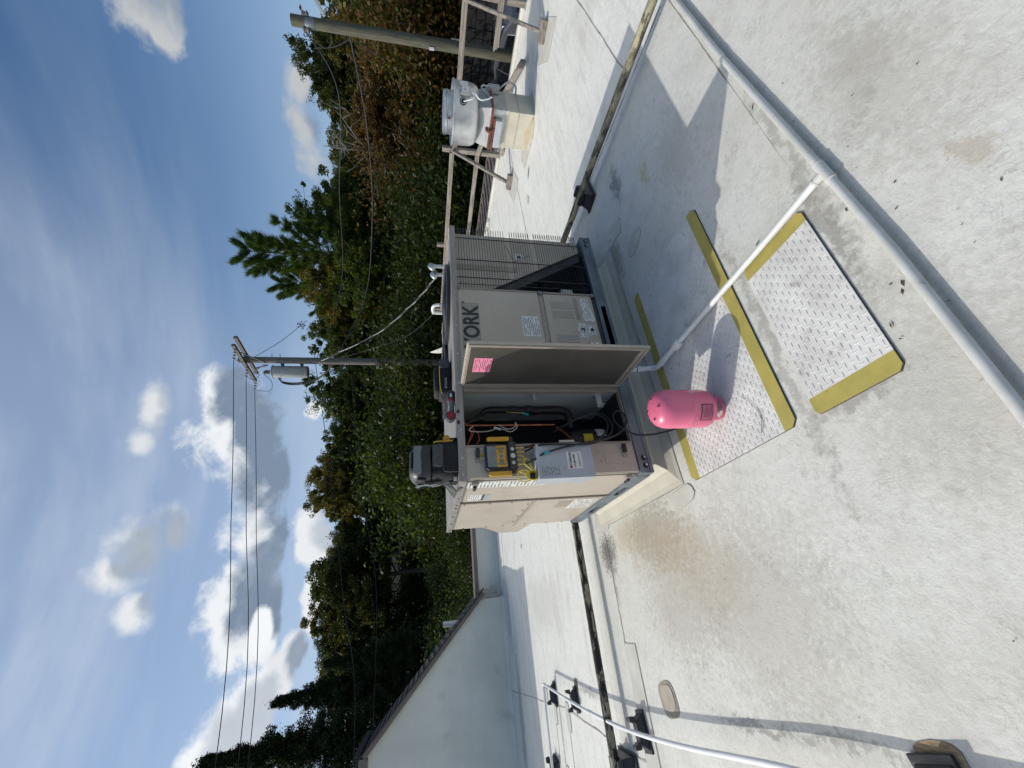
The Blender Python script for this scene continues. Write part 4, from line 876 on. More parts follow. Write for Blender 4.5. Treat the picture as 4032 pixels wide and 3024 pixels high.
for x in (0.168, 0.142, 0.092, 0.066):
    part('port_fitting', MB().tube([(x, -0.034, 1.098), (x, -0.036, 1.078), (x, -0.036, 1.0775), (x, -0.036, 1.060), (x, -0.038, 1.040)], [0.008, 0.008, 0.006, 0.006, 0.0075], 8), MATS['brass'], G)
def hose(label, pts, col_m, band):
    o = solo('charging_hose', MB().tube(smooth_path(pts, 7), 0.0065, 8), MATS['black_rubber'], label, 'hose', (0.15, -0.1, 0.6), 'black charging hoses on the manifold gauge', smooth=True)
    a = Vector(pts[band]); b = Vector(pts[band+1]); d = (b-a).normalized()
    part('colour_band', MB().tube([a, a+d*0.032], 0.0095, 10), MATS[col_m], o)
    return o
hose('black hose with red band running from the gauge beside the grey box', [(0.168, -0.038, 1.044), (0.166, -0.06, 1.01), (0.164, -0.09, 0.97), (0.160, -0.075, 0.72), (0.178, -0.085, 0.60), (0.25, -0.08, 0.50), (0.335, -0.06, 0.478), (0.388, -0.03, 0.54), (0.37, 0.02, 0.67), (0.315, 0.08, 0.80)], 'red_plastic', 1)
hose('black hose with yellow band crossing the upper edge of the grey box', [(0.142, -0.038, 1.044), (0.142, -0.10, 1.00), (0.142, -0.146, 0.94), (0.136, -0.146, 0.70), (0.155, -0.140, 0.60), (0.21, -0.12, 0.50), (0.30, -0.09, 0.462), (0.385, -0.05, 0.50), (0.392, -0.01, 0.60), (0.34, 0.05, 0.74)], 'yellow_plastic', 1)
hose('black hose with blue band looping down to the pink cylinder', [(0.066, -0.038, 1.044), (0.070, -0.10, 1.00), (0.088, -0.142, 0.955), (0.118, -0.155, 0.83), (0.140, -0.158, 0.70), (0.170, -0.14, 0.55), (0.215, -0.12, 0.44), (0.285, -0.10, 0.367), (0.345, -0.09, 0.350), (0.388, -0.085, 0.385), (0.365, -0.08, 0.428), (0.315, -0.085, 0.434), (0.255, -0.095, 0.395), (0.208, -0.105, 0.315), (0.198, -0.13, 0.20), (0.21, -0.19, 0.07), (0.215, -0.28, 0.024), (0.185, -0.39, 0.024), (0.16, -0.45, 0.030), (0.154, -0.488, 0.036)], 'teal_plastic', 2)
S_ = thing('sensor_cord', 'bundled yellow sensor cord dangling beside the grey disconnect box', 'cord', (0.0, -0.05, 1.0))
for pts in ([(0.03, -0.03, 1.10), (0.01, -0.05, 1.085), (-0.005, -0.06, 1.05), (-0.01, -0.06, 1.01)], [(0.12, -0.04, 1.09), (0.10, -0.06, 1.06), (0.06, -0.06, 1.06), (0.03, -0.06, 1.03), (0.0, -0.06, 1.0)], [(0.0, -0.06, 1.02), (0.02, -0.06, 1.06), (0.01, -0.06, 1.10), (-0.03, -0.06, 1.105), (-0.05, -0.06, 1.08), (-0.04, -0.06, 1.03), (-0.01, -0.06, 1.015)],
            [(0.13, -0.01, 1.29), (0.15, -0.01, 1.31), (0.10, -0.01, 1.31)], [(0.09, -0.05, 1.06), (0.09, -0.05, 1.03), (0.04, -0.06, 1.02), (0.0, -0.06, 0.99)]):
    part('strand', MB().tube(smooth_path(pts, 6), 0.0032, 6), MATS['yellow_label'], S_, smooth=True)
for k in range(5):
    r = 0.016+0.003*k
    part('coil', MB().tube([(-0.018+r*1.4*cos(a)*0.7, -0.062-0.003*k, 1.022+r*1.5*sin(a)) for a in [2*pi*j/14 for j in range(15)]], 0.003, 5), MATS['yellow_label'], S_)
part('tie_wrap', MB().box(-0.036, -0.004, -0.086, -0.052, 1.008, 1.035), MATS['black_cloth'], S_, bevel=0.004)

def soft_box(x0, x1, y0, y1, z0, z1, top=0.85, n=6, jig=0.006, seed=0, p=4.0):
    """rounded sagging bag body: superellipse rings"""
    rr = random.Random(seed); mb = MB(); rings = []; m_ = 28
    cx0, cy0 = (x0+x1)/2, (y0+y1)/2; rx, ry = (x1-x0)/2, (y1-y0)/2
    zs2 = [(0, 0.93), (0.04, 1.0), (0.3, 1.02), (0.62, 1.0), (0.84, (1+top)/2), (0.95, top), (1.0, top*0.86)]
    vs = []
    for (f, s) in zs2:
        for j in range(m_):
            a = 2*pi*j/m_; c_, s_ = cos(a), sin(a)
            vs.append((cx0+rx*s*math.copysign(abs(c_)**(2/p), c_)+rr.uniform(-jig, jig), cy0+ry*s*math.copysign(abs(s_)**(2/p), s_)+rr.uniform(-jig, jig), z0+(z1-z0)*f+(rr.uniform(-jig, jig) if 0 < f < 1 else 0)))
    fs = []
    for i in range(len(zs2)-1):
        for j in range(m_): fs.append((i*m_+j, i*m_+(j+1) % m_, (i+1)*m_+(j+1) % m_, (i+1)*m_+j))
    fs += [tuple(range(m_-1, -1, -1)), tuple(range((len(zs2)-1)*m_, len(zs2)*m_))]
    return mb.add(vs, fs)
T0 = 1.4395
B = thing('tool_bag', 'black tool bag with hard handled lid standing on the near corner of the unit', 'tool bag', (0.13, 0.12, T0))
part('bag_body', soft_box(0.03, 0.235, 0.02, 0.25, T0, 1.60, 0.96, seed=3), MATS['black_cloth'], B, smooth=True)
part('lid', soft_box(0.028, 0.245, 0.015, 0.26, 1.597, 1.725, 0.66, seed=5, jig=0.002), MATS['black_plastic'], B, smooth=True)
part('lid_slot_shade', MB().box(0.085, 0.185, 0.03, 0.042, 1.703, 1.716), MATS['void'], B, bevel=0.004)  # black bar standing for the shaded recess of the hand slot
part('lid_band', MB().box(0.05, 0.22, 0.014, 0.024, 1.655, 1.70), MATS['grey_button'], B, bevel=0.004)
part('front_pocket', soft_box(0.085, 0.225, -0.006, 0.035, 1.528, 1.592, 0.9, seed=9, jig=0.003), MATS['grey_cloth'], B, smooth=True)
part('front_pocket', soft_box(0.05, 0.232, -0.010, 0.03, T0, 1.532, 0.95, seed=10, jig=0.003), MATS['black_cloth'], B, smooth=True)
part('yellow_piping', MB().tube(smooth_path([(0.236, 0.01, 1.585), (0.242, 0.01, 1.55), (0.238, 0.0, 1.51), (0.242, 0.0, 1.47)], 5), 0.005, 6), MATS['yellow_plastic'], B, smooth=True)
part('side_pocket', soft_box(0.225, 0.285, 0.05, 0.15, T0, 1.55, 0.8, seed=12, jig=0.006), MATS['black_cloth'], B, smooth=True)
part('tape_roll', MB().tube([(0.275, 0.045, 1.505), (0.275, 0.065, 1.505)], 0.022, 16), MATS['yellow_plastic'], B)
for i in range(16):
    x = random.uniform(0.01, 0.045); z_ = random.uniform(1.57, 1.69); y_ = random.uniform(0.06, 0.2)
    part('tool_handle', MB().tube([(x, y_, z_-0.05), (x-random.uniform(-.005, .02), y_-0.01, z_)], random.uniform(0.004, 0.008), 6), MATS['black_plastic' if i % 3 else 'galv'], B)
part('flap', MB().prism([(0.03, 0.13, 1.49), (0.028, 0.17, 1.52), (-0.055, 0.20, 1.455), (-0.045, 0.09, 1.447)], (0, 0, 0.006)), MATS['grey_cloth'], B)
part('buckle', MB().box(0.0, 0.022, 0.02, 0.03, 1.45, 1.47), MATS['galv'], B, bevel=0.002)
B2 = thing('tool_pouch', 'low black zipped tool pouch with pale piping lying on top of the unit', 'tool pouch', (0.9, 0.4, T0))
part('pouch_body', soft_box(0.73, 1.035, 0.30, 0.50, T0, 1.530, 0.93, seed=21), MATS['black_cloth'], B2, smooth=True)
part('pouch_top', soft_box(0.77, 1.00, 0.33, 0.50, 1.526, 1.566, 0.9, seed=22, jig=0.003), MATS['black_cloth'], B2, smooth=True)
part('end_pocket', soft_box(0.945, 1.025, 0.286, 0.33, 1.455, 1.525, 0.95, seed=23, jig=0.002), MATS['grey_cloth'], B2, smooth=True)
part('piping', MB().tube(smooth_path([(0.73, 0.295, 1.515), (0.80, 0.292, 1.526), (0.92, 0.292, 1.529), (0.96, 0.292, 1.528)], 5), 0.003, 5), MATS['yellow_label'], B2, smooth=True)
part('webbing', MB().box(0.775, 0.86, 0.2915, 0.2965, 1.475, 1.492), MATS['grey_button'], B2)
F_ = thing('flashlight', 'black and red cordless work light lying along the front edge of the unit', 'work light', (0.53, 0.1, T0))
c = [(0.640, 0.11, 1.464), (0.630, 0.11, 1.464), (0.578, 0.11, 1.464), (0.576, 0.11, 1.464)]
part('battery_end', MB().tube(c, [0.020, 0.025, 0.025, 0.022], 16), MATS['black_plastic'], F_, smooth=True)
part('red_collar', MB().tube([(0.577, 0.11, 1.464), (0.562, 0.11, 1.464)], 0.0265, 16), MATS['red_plastic'], F_)
part('grip', MB().tube([(0.562, 0.11, 1.464), (0.54, 0.11, 1.464), (0.515, 0.11, 1.463), (0.49, 0.11, 1.466)], [0.024, 0.023, 0.018, 0.022], 14), MATS['grey_button'], F_, smooth=True)
part('lamp_head', MB().tube([(0.452, 0.14, 1.470), (0.452, 0.085, 1.470)], [0.030, 0.032], 18), MATS['black_plastic'], F_)
part('red_face', MB().tube([(0.452, 0.085, 1.470), (0.452, 0.080, 1.470)], 0.026, 18), MATS['red_plastic'], F_)
part('badge', MB().box(0.585, 0.612, 0.0835, 0.0855, 1.458, 1.474), MATS['paper'], F_)
for x in (0.425, 0.352): solo('magnet_clip', MB().box(x-0.012, x+0.012, -0.0255, -0.0205, 1.425, 1.443), MATS['black_plastic'], 'small black square clip on the top lip near the red light' if x > 0.4 else 'small black square clip on the top lip above the open compartment', 'clip', (x, -0.02, 1.43), 'black clips on the top lip', bevel=0.002)

# ================================================================== PIPES
# condensate trap and branch line
t = thing('condensate_drain', 'white plastic condensate pipe crossing the tread pads to the main drain', 'drain pipe', (0.7, -0.8, 0))
pv = MATS['pvc_white']
part('trap', MB().tube(smooth_path([(0.72, -0.002, 0.24), (0.72, -0.055, 0.22), (0.72, -0.075, 0.15), (0.715, -0.095, 0.07), (0.70, -0.13, 0.045), (0.69, -0.17, 0.045), (0.685, -0.22, 0.05), (0.688, -0.30, 0.052)], 6), 0.0185, 16), pv, t, smooth=True)
for (p_, q_, r) in [((0.72, -0.070, 0.185), (0.719, -0.080, 0.130), 0.0215), ((0.684, -0.205, 0.049), (0.686, -0.25, 0.051), 0.0215)]:
    part('fitting', MB().tube([p_, q_], r, 18), pv, t, smooth=True)
part('rubber_ring', MB().tube([(0.7199, -0.0735, 0.165), (0.7196, -0.0745, 0.158)], 0.0222, 16), MATS['black_rubber'], t)
part('pipe', MB().tube([(0.686, -0.29, 0.052), (0.697, -0.40, 0.046)], 0.0165, 18), pv, t, smooth=True)
part('coupling', MB().tube([(0.691, -0.385, 0.046), (0.6915, -0.392, 0.046), (0.693, -0.44, 0.046), (0.694, -0.447, 0.046), (0.695, -0.455, 0.046)], [0.025, 0.028, 0.028, 0.025, 0.021], 20), pv, t, smooth=True)
part('pipe', MB().tube([(0.698, -0.43, 0.045), (0.713, -0.95, 0.041), (0.723, -1.28, 0.038), (0.734, -1.545, 0.036)], 0.0160, 20), pv, t, smooth=True)
t = thing('main_drain_pipe', 'long weathered white drain pipe running across the foreground with a tee', 'drain pipe', (0.7, -1.6, 0))
pa_ = MATS['pvc_aged']; ZP = 0.033
part('pipe', MB().tube([(3.6, -1.508, ZP), (2.68, -1.517, ZP), (1.846, -1.531, ZP), (0.775, -1.581, ZP)], 0.0175, 22), pa_, t, smooth=True)
part('coupling', MB().tube([(1.885, -1.5303, ZP), (1.845, -1.531, ZP)], 0.0200, 22), pa_, t, smooth=True)
part('pipe', MB().tube([(0.69, -1.5852, ZP), (0.24, -1.602, ZP), (-0.362, -1.604, ZP), (-1.6, -1.59, ZP)], 0.0175, 22), pa_, t, smooth=True)
tee = part('tee_fitting', MB().tube([(0.790, -1.5803, ZP), (0.680, -1.5855, ZP)], 0.0212, 24).tube([(0.7350, -1.583, ZP), (0.7340, -1.532, 0.036)], 0.0190, 20), pa_, t, smooth=True)
for p_, q_, r_ in (((0.790, -1.5803, ZP), (0.782, -1.5807, ZP), 0.0228), ((0.688, -1.5851, ZP), (0.680, -1.5855, ZP), 0.0228), ((0.7341, -1.540, 0.036), (0.7339, -1.530, 0.036), 0.0208)):
    part('tee_rim', MB().tube([p_, q_], r_, 24), pa_, tee, smooth=True)
for x in (2.9, -0.9): part('pipe_pad', MB().box(x-0.05, x+0.05, -1.66, -1.53, 0.0045, 0.016), MATS['rust_pad'], t)
# gas pipe
GZ = 0.128
t = thing('gas_pipe', 'old yellow painted gas pipe with peeling black patches running across the roof', 'gas pipe', (0.5, 1.8, 0.13))
part('pipe', MB().tube([(-6, 1.84, GZ), (-1.84, 1.831, GZ), (0.06, 1.80, GZ), (1.3, 1.80, GZ), (2.80, 1.80, GZ)], 0.036, 18), MATS['gas_paint'], t, smooth=True)
part('pipe', MB().tube([(2.842, 1.76, GZ), (2.843, 0.138, GZ), (2.82, -1.456, GZ), (2.79, -4, GZ)], 0.032, 18), MATS['gas_paint_yellow'], t, smooth=True)
part('elbow', MB().tube(smooth_path([(2.76, 1.80, GZ), (2.82, 1.797, GZ), (2.841, 1.77, GZ), (2.842, 1.72, GZ)], 5), 0.041, 14), MATS['gas_paint'], t, smooth=True)
part('pipe_joint', MB().tube([(-1.98, 1.831, GZ), (-2.06, 1.831, GZ)], 0.041, 14), MATS['gas_paint'], t, smooth=True)
def support(label, x, y, ang, l=0.26, w=0.10, h=0.10, notch=0.0, base=True):
    t = thing('pipe_support', label, 'pipe support', (x, y, 0), 'black pipe support blocks'); bpm = MATS['black_plastic']
    c_, s_ = cos(ang), sin(ang)
    def R(px, py, pz): return (x+px*c_-py*s_, y+px*s_+py*c_, pz)
    def bar(l0, l1, w0, w1, z0, z1, l2=None, l3=None, w2=None):
        l2 = l0 if l2 is None else l2; l3 = l1 if l3 is None else l3; ww = w1 if w2 is None else w2
        vs = [R(l0, -w0, z0), R(l1, -w0, z0), R(l1, w1, z0), R(l0, w1, z0), R(l2, -ww, z1), R(l3, -ww, z1), R(l3, ww, z1), R(l2, ww, z1)]
        return MB().add(vs, [(3,2,1,0),(4,5,6,7),(0,1,5,4),(1,2,6,5),(2,3,7,6),(3,0,4,7)])
    part('base_plate', bar(-l/2, l/2, w/2, w/2, 0.006, 0.020), bpm, t, bevel=0.003)
    part('block', bar(-l*0.42, l*0.42, w*0.42, w*0.42, 0.0205, h, -l*0.26, l*0.26, w*0.30), bpm, t, bevel=0.004)
    for sgn in (-1, 1):
        part('cheek', bar(sgn*0.075-0.022, sgn*0.075+0.022, w*0.32, w*0.32, h+0.0005, h+0.045, sgn*0.085-0.012, sgn*0.085+0.012, w*0.26), bpm, t, bevel=0.003)
    return t
support('large black support block under the gas pipe at the left frame edge', -1.83, 1.83, radians(90), 0.34, 0.16, 0.095)
support('large black support block under the gas pipe right of the unit', 2.90, 0.10, radians(8), 0.30, 0.20, 0.095)
support('black support block under the white conduit beyond the gas pipe', -1.555, 3.00, radians(8), 0.24, 0.10, 0.075)
support('black support block under the white conduit in front of the gas pipe', -1.56, 1.40, radians(8), 0.26, 0.13, 0.075)
support('black support block near the far bend of the white conduit', -1.60, 3.88, radians(0), 0.26, 0.10, 0.075)
support('black support block under the conduit run along the shaded wall', -2.32, 4.22, radians(80), 0.22, 0.10, 0.075)
support('black support block at the bottom left corner by the wet stain', -1.40, -0.86, radians(10), 0.30, 0.16, 0.075)
for (x, y, rx, ry, r_) in [(-1.42, 2.975, 0.055, 0.055, 0.1), (-1.425, 1.40, 0.07, 0.06, 0.1), (-1.265, -0.86, 0.05, 0.085, 0.2)]:
    patch(outline(x, y, rx, ry, 14, 3, r_, 0.08, int(x*-100)), 'rust_pad', 0.003, 0, name='rust_stain_pad')
t = thing('white_conduit', 'white plastic conduit curving over black blocks across the left of the roof', 'conduit', (-1.5, 2, 0.14))
cm = MATS['conduit_white']; CZ = 0.142
part('conduit', MB().tube(smooth_path([(-1.485, 3.84, CZ), (-1.51, 3.283, CZ), (-1.538, 2.50, CZ), (-1.541, 2.2, CZ)], 6), 0.0145, 16), cm, t, smooth=True)
part('conduit', MB().tube(smooth_path([(-1.541, 2.24, CZ), (-1.541, 1.675, CZ), (-1.524, 1.169, CZ), (-1.477, 0.549, CZ), (-1.43, 0.11, CZ), (-1.388, -0.32, CZ), (-1.37, -0.8, CZ), (-1.36, -1.6, CZ), (-1.35, -2.4, CZ)], 8), 0.0145, 16), cm, t, smooth=True)
part('conduit_coupling', MB().tube([(-1.541, 2.28, CZ), (-1.541, 2.20, CZ)], 0.0175, 16), cm, t, smooth=True)
part('conduit_elbow', MB().tube(smooth_path([(-1.488, 3.80, CZ), (-1.483, 3.86, CZ), (-1.50, 3.90, CZ), (-1.56, 3.905, CZ)], 5), 0.017, 14), cm, t, smooth=True)
part('conduit', MB().tube(smooth_path([(-1.54, 3.905, CZ), (-1.90, 3.91, CZ), (-2.29, 3.925, CZ), (-4.2, 4.02, CZ)], 5), 0.0145, 12), cm, t, smooth=True)
# ================================================================== EXHAUST FAN ON ITS CURB
t = thing('fan_curb', 'white flashed square curb with rust stains under the exhaust fan', 'curb', (6.13, 1.12, 0))
part('curb_wall', MB().box(5.855, 6.41, 0.847, 1.398, 0.0, 0.40), MATS['curb_cream'], t, bevel=0.005)
for (y0, y1, h_) in ((0.86, 1.38, 0.035), (0.92, 1.36, 0.07), (1.02, 1.22, 0.105)): part('rust_stain', MB().prism([(5.8545-0.0006*h_*10, y0, 0.006), (5.8545-0.0006*h_*10, y0+0.03, h_*0.7), (5.8545-0.0006*h_*10, (y0+y1)/2, h_), (5.8545-0.0006*h_*10, y1-0.05, h_*0.8), (5.8545-0.0006*h_*10, y1, 0.006)], (-0.0004, 0, 0)), MATS['rust_wash' if h_ > 0.04 else 'rust_edge'], t)
part('curb_band', MB().box(5.849, 6.416, 0.841, 1.404, 0.236, 0.241), MATS['dirt_line'], t)
part('curb_sleeve', MB().box(5.852, 6.413, 0.844, 1.401, 0.401, 0.625), MATS['galv'], t, bevel=0.003)
part('sleeve_step', MB().box(5.846, 6.419, 0.838, 1.407, 0.395, 0.43), MATS['curb_cream'], t)
E_ = thing('exhaust_fan', 'round spun aluminium upblast exhaust fan on a curb by the wooden railing', 'exhaust fan', (6.12, 1.12, 0.63))
FC = (6.12, 1.115, 0)
part('curb_cap', MB().lathe([(0.40, 0.640), (0.395, 0.655), (0.33, 0.70), (0.285, 0.83)], FC, 4), MATS['aluminium'], E_) if False else None
bm_ = MB(); 
def sqring(h, z): return [(6.12-h, 1.115-h, z), (6.12+h, 1.115-h, z), (6.12+h, 1.115+h, z), (6.12-h, 1.115+h, z)]
rings = [(0.305, 0.632), (0.305, 0.672), (0.30, 0.674), (0.26, 0.85)]
vs = []; [vs.extend(sqring(h, z_)) for h, z_ in rings]
bm_.add(vs, [(i*4+j, i*4+(j+1) % 4, (i+1)*4+(j+1) % 4, (i+1)*4+j) for i in range(3) for j in range(4)] + [(3, 2, 1, 0), (12, 13, 14, 15)])
part('base_cap', bm_, MATS['dull_alu'], E_, bevel=0.004)
part('bowl', MB().lathe([(0.30, 0.845), (0.345, 0.85), (0.385, 0.875), (0.41, 0.92), (0.42, 0.97), (0.432, 1.205), (0.447, 1.213), (0.449, 1.226), (0.438, 1.235), (0.428, 1.226), (0.415, 0.98), (0.30, 0.88)], FC, 56, cap=False), MATS['aluminium'], E_, smooth=True)
part('motor_cover', MB().lathe([(0.29, 0.90), (0.292, 1.30), (0.300, 1.305), (0.302, 1.318), (0.295, 1.326), (0.296, 1.352), (0.27, 1.364), (0.001, 1.372)], FC, 48, cap=False), MATS['aluminium'], E_, smooth=True)
part('cover_seam', MB().lathe([(0.303, 1.322), (0.3035, 1.3235), (0.303, 1.325)], FC, 48, cap=False), MATS['dark_steel'], E_)
dv = Vector((-0.725-6.12, -2.346-1.115, 0)).normalized()        # towards the camera side
def onb(ang, r, z_):
    d = Matrix.Rotation(ang, 3, 'Z') @ dv; return Vector((6.12, 1.115, 0)) + d*r + Vector((0, 0, z_))
p = onb(radians(22), 0.421, 1.09); n_ = (Matrix.Rotation(radians(22), 3, 'Z') @ dv)
part('cable_port', MB().tube([p-n_*0.002, p+n_*0.012], 0.052, 24), MATS['black_rubber'], E_)
part('port_ring', MB().tube([p+n_*0.0121, p+n_*0.017], 0.040, 24), MATS['galv'], E_)
part('port_hole', MB().tube([p+n_*0.0171, p+n_*0.019], 0.031, 20), MATS['void'], E_)
a = onb(radians(40), 0.43, 1.06); nb_ = Matrix.Rotation(radians(40), 3, 'Z') @ dv; tb = Vector((-nb_.y, nb_.x, 0))
mb = MB(); vs = [a + tb*sx*0.07 + nb_*d + Vector((0, 0, sz*0.07)) for d in (-0.03, 0.05) for sz in (-1, 1) for sx in (-1, 1)]
mb.add(vs, [(0, 1, 3, 2), (6, 7, 5, 4), (0, 4, 5, 1), (1, 5, 7, 3), (3, 7, 6, 2), (2, 6, 4, 0)])
bx2 = part('switch_box', mb, MATS['galv'], E_, bevel=0.006)
part('switch_label', MB().prism([a + tb*sx*0.055 + nb_*0.0505 + Vector((0, 0, sz*0.05)) for sx, sz in ((-1, -1), (1, -1), (1, 1), (-1, 1))], nb_*0.001), MATS['paper'], bx2)
part('switch_knob', MB().disc(a+nb_*0.0516+Vector((0, 0, 0.01)), nb_, 0.016, 0.01, 14), MATS['galv'], bx2)
mb = MB(); a2 = onb(radians(62), 0.43, 1.08); n2 = Matrix.Rotation(radians(62), 3, 'Z') @ dv; t2 = Vector((-n2.y, n2.x, 0))
part('name_plate', MB().prism([a2 + t2*sx*0.06 + n2*0.004 + Vector((0, 0, sz*0.06)) for sx, sz in ((-1, -1), (1, -1), (1, 1), (-1, 1))], n2*0.002), MATS['paper'], E_)
part('flex_cable', MB().tube(smooth_path([a+nb_*0.02+Vector((0, 0, -0.07)), a+nb_*0.03+Vector((0, 0, -0.13))-tb*0.04, a+nb_*0.05-tb*0.13+Vector((0, 0, -0.10)), p+n_*0.03+Vector((0, 0, -0.03)), p+n_*0.01], 6), 0.008, 8), MATS['conduit_white'], E_, smooth=True)
part('flex_cable', MB().tube(smooth_path([a+nb_*0.02+tb*0.03+Vector((0, 0, -0.07)), onb(radians(38), 0.44, 0.92), onb(radians(30), 0.42, 0.84), onb(radians(33), 0.42, 0.74), onb(radians(38), 0.43, 0.67)], 6), 0.010, 8), MATS['conduit_white'], E_, smooth=True)
for zz_ in (0.79, 0.72): part('rivet', MB().disc(onb(radians(12), 0.30, zz_), dv, 0.007, 0.01, 8), MATS['dark_steel'], E_)
part('clasp', MB().tube([onb(radians(-14), 0.304, 1.30), onb(radians(-14), 0.318, 1.27)], 0.012, 8), MATS['rust_brown'], E_)
part('hinge_rail', MB().box(5.805, 5.848, 0.80, 1.42, 0.633, 0.668), MATS['rust_brown'], E_, bevel=0.003)
part('hinge_rail', MB().box(5.80, 5.845, 0.95, 1.43, 0.585, 0.612), MATS['rust_brown'], E_, bevel=0.003)
part('hinge_rail', MB().box(5.855, 6.42, 0.798, 0.836, 0.633, 0.668), MATS['rust_brown'], E_, bevel=0.003)
part('hinge_pin', MB().tube(smooth_path([(5.80, 1.10, 0.60), (5.78, 1.13, 0.64), (5.79, 1.14, 0.70), (5.83, 1.11, 0.71)], 4), 0.018, 8), MATS['rust_brown'], E_, smooth=True)
part('grease_box', MB().box(5.77, 5.8455, 0.965, 1.37, 0.485, 0.582), MATS['box_grey'], E_, bevel=0.003)
part('disconnect', MB().box(6.28, 6.36, 0.735, 0.836, 0.52, 0.69), MATS['galv'], E_, bevel=0.004)
part('disconnect_lever', MB().beam((6.30, 0.728, 0.63), (6.27, 0.722, 0.55), 0.015, 0.01), MATS['galv'], E_)
part('flex_cable', MB().tube(smooth_path([(6.30, 0.78, 0.69), (6.28, 0.74, 0.76), (6.24, 0.76, 0.80), (6.15, 0.80, 0.72), (6.1, 0.81, 0.67)], 5), 0.013, 8), MATS['galv'], E_, smooth=True)
part('flex_cable', MB().tube(smooth_path([(6.32, 0.78, 0.52), (6.32, 0.72, 0.47), (6.36, 0.68, 0.38), (6.36, 0.72, 0.27), (6.36, 0.845, 0.25)], 5), 0.013, 8), MATS['galv'], E_, smooth=True)

# ================================================================== WOODEN RAILING
t = thing('wooden_railing', 'weathered grey wooden safety railing along the far roof edge', 'railing', (8.0, 3, 0))
wx, wy, wz = MATS['wood_x'], MATS['wood_y'], MATS['wood_z']
for y, zt in ((0.24, 1.26), (2.82, 1.262), (5.41, 1.295), (7.99, 1.29)):
    part('post', MB().box(8.0, 8.09, y-0.045, y+0.045, 0.02, zt), wz, t, bevel=0.004)
    part('post_foot', MB().box(7.985, 8.105, y-0.06, y+0.06, 0.0, 0.022), MATS['galv'], t)
part('rail', MB().beam((7.972, -2.5, 1.0), (7.972, 2.84, 1.012), 0.042, 0.092), wy, t, bevel=0.003)
part('rail', MB().beam((7.972, 2.845, 1.062), (7.972, 8.0, 1.068), 0.042, 0.094), wy, t, bevel=0.003)
part('rail', MB().beam((7.972, 2.835, 0.52), (7.972, 5.45, 0.518), 0.042, 0.088), wy, t, bevel=0.003)
part('rail', MB().beam((7.972, 5.46, 0.535), (7.972, 8.0, 0.54), 0.042, 0.088), wy, t, bevel=0.003)
part('rail', MB().beam((7.60, 1.55, 0.32), (7.965, 2.83, 0.52), 0.042, 0.088), wy, t, bevel=0.003, label='lower rail sagging away from its post behind the fan')
jag = [(0.86, 0.375), (0.875, 0.40), (0.90, 0.405), (0.895, 0.43), (0.935, 0.445), (0.925, 0.458)]
part('broken_rail_end', MB().prism([(7.95, -2.5, 0.385), (7.95, 0.86, 0.375)] + [(7.95, y, z_) for y, z_ in jag] + [(7.95, 0.92, 0.462), (7.95, -2.5, 0.477)], (0.042, 0, 0)), wy, t, label='lower rail snapped off to a ragged end')
part('brace', MB().beam((7.94, 0.30, 1.02), (6.30, -0.02, 0.06), 0.042, 0.09), wx, t, bevel=0.003)
part('brace', MB().beam((7.94, 2.79, 1.04), (6.55, 2.44, 0.085), 0.042, 0.09), wx, t, bevel=0.003)
for (x, y, r_) in ((6.28, -0.03, 0.2), (6.50, 2.40, 0.25)):
    d = Vector((cos(r_), sin(r_), 0)); s = Vector((-d.y, d.x, 0)); p_ = Vector((x, y, 0.05))
    part('foot_block', MB().beam(p_-s*0.13, p_+s*0.13, 0.13, 0.085), wy, t, bevel=0.004)
solo('fallen_rail', MB().beam((8.12, 1.75, 0.16), (7.0, 0.62, 0.09), 0.042, 0.088), wy, 'fallen broken wooden rail with a rotten end lying against the roof edge', 'timber', (7.5, 1.0, 0.1), bevel=0.003)
solo('timber_block', MB().beam((7.55, 1.95, 0.055), (7.75, 2.62, 0.055), 0.09, 0.09), wy, 'short pale timber block lying on the roof beside the railing post', 'timber', (7.65, 2.3, 0.05), bevel=0.004)

# vents and dish at the back of the roof
for (x, y, zt, nm) in ((7.2, 5.37, 1.475, 'taller of two grey metal weatherheads at the end of the service cable'), (7.2, 5.66, 1.415, 'shorter of two grey metal weatherheads at the end of the service cable')):
    t = thing('weatherhead', nm, 'weatherhead', (x, y, 0), 'grey metal weatherheads')
    part('mast', MB().tube([(x, y, 0), (x, y, zt-0.10)], 0.05, 16), MATS['galv'], t, smooth=True)
    part('hood', MB().tube(smooth_path([(x, y, zt-0.13), (x, y, zt-0.06), (x-0.02, y-0.02, zt-0.015), (x-0.07, y-0.03, zt-0.03), (x-0.12, y-0.03, zt-0.09)], 4), [0.062]*5+[0.075]*12, 14), MATS['galv'], t, smooth=True)
t = thing('gooseneck_vent', 'white plastic gooseneck vent pipe with downturned end behind the unit', 'vent pipe', (7.2, 7.0, 0))
part('pipe', MB().tube(smooth_path([(7.2, 7.19, 0.0), (7.2, 7.19, 1.26), (7.2, 7.16, 1.345), (7.2, 7.06, 1.375), (7.2, 6.92, 1.36), (7.2, 6.85, 1.28), (7.2, 6.84, 1.16)], 5), 0.046, 14), MATS['pvc_white'], t, smooth=True)
part('rim', MB().tube([(7.2, 6.84, 1.20), (7.2, 6.84, 1.10)], 0.053, 14), MATS['galv'], t, smooth=True)
t = thing('satellite_dish', 'white satellite dish with a rust stain rising behind the unit', 'satellite dish', (4.45, 5.2, 0))
mb = MB(); n = 28; rings_ = 7; ctr = Vector((4.42, 5.1, 1.115)); nr = Vector((0.80, -0.55, 0.42)).normalized(); u = nr.cross(Vector((0, 0, 1))).normalized(); w = u.cross(nr)
vs = []; 
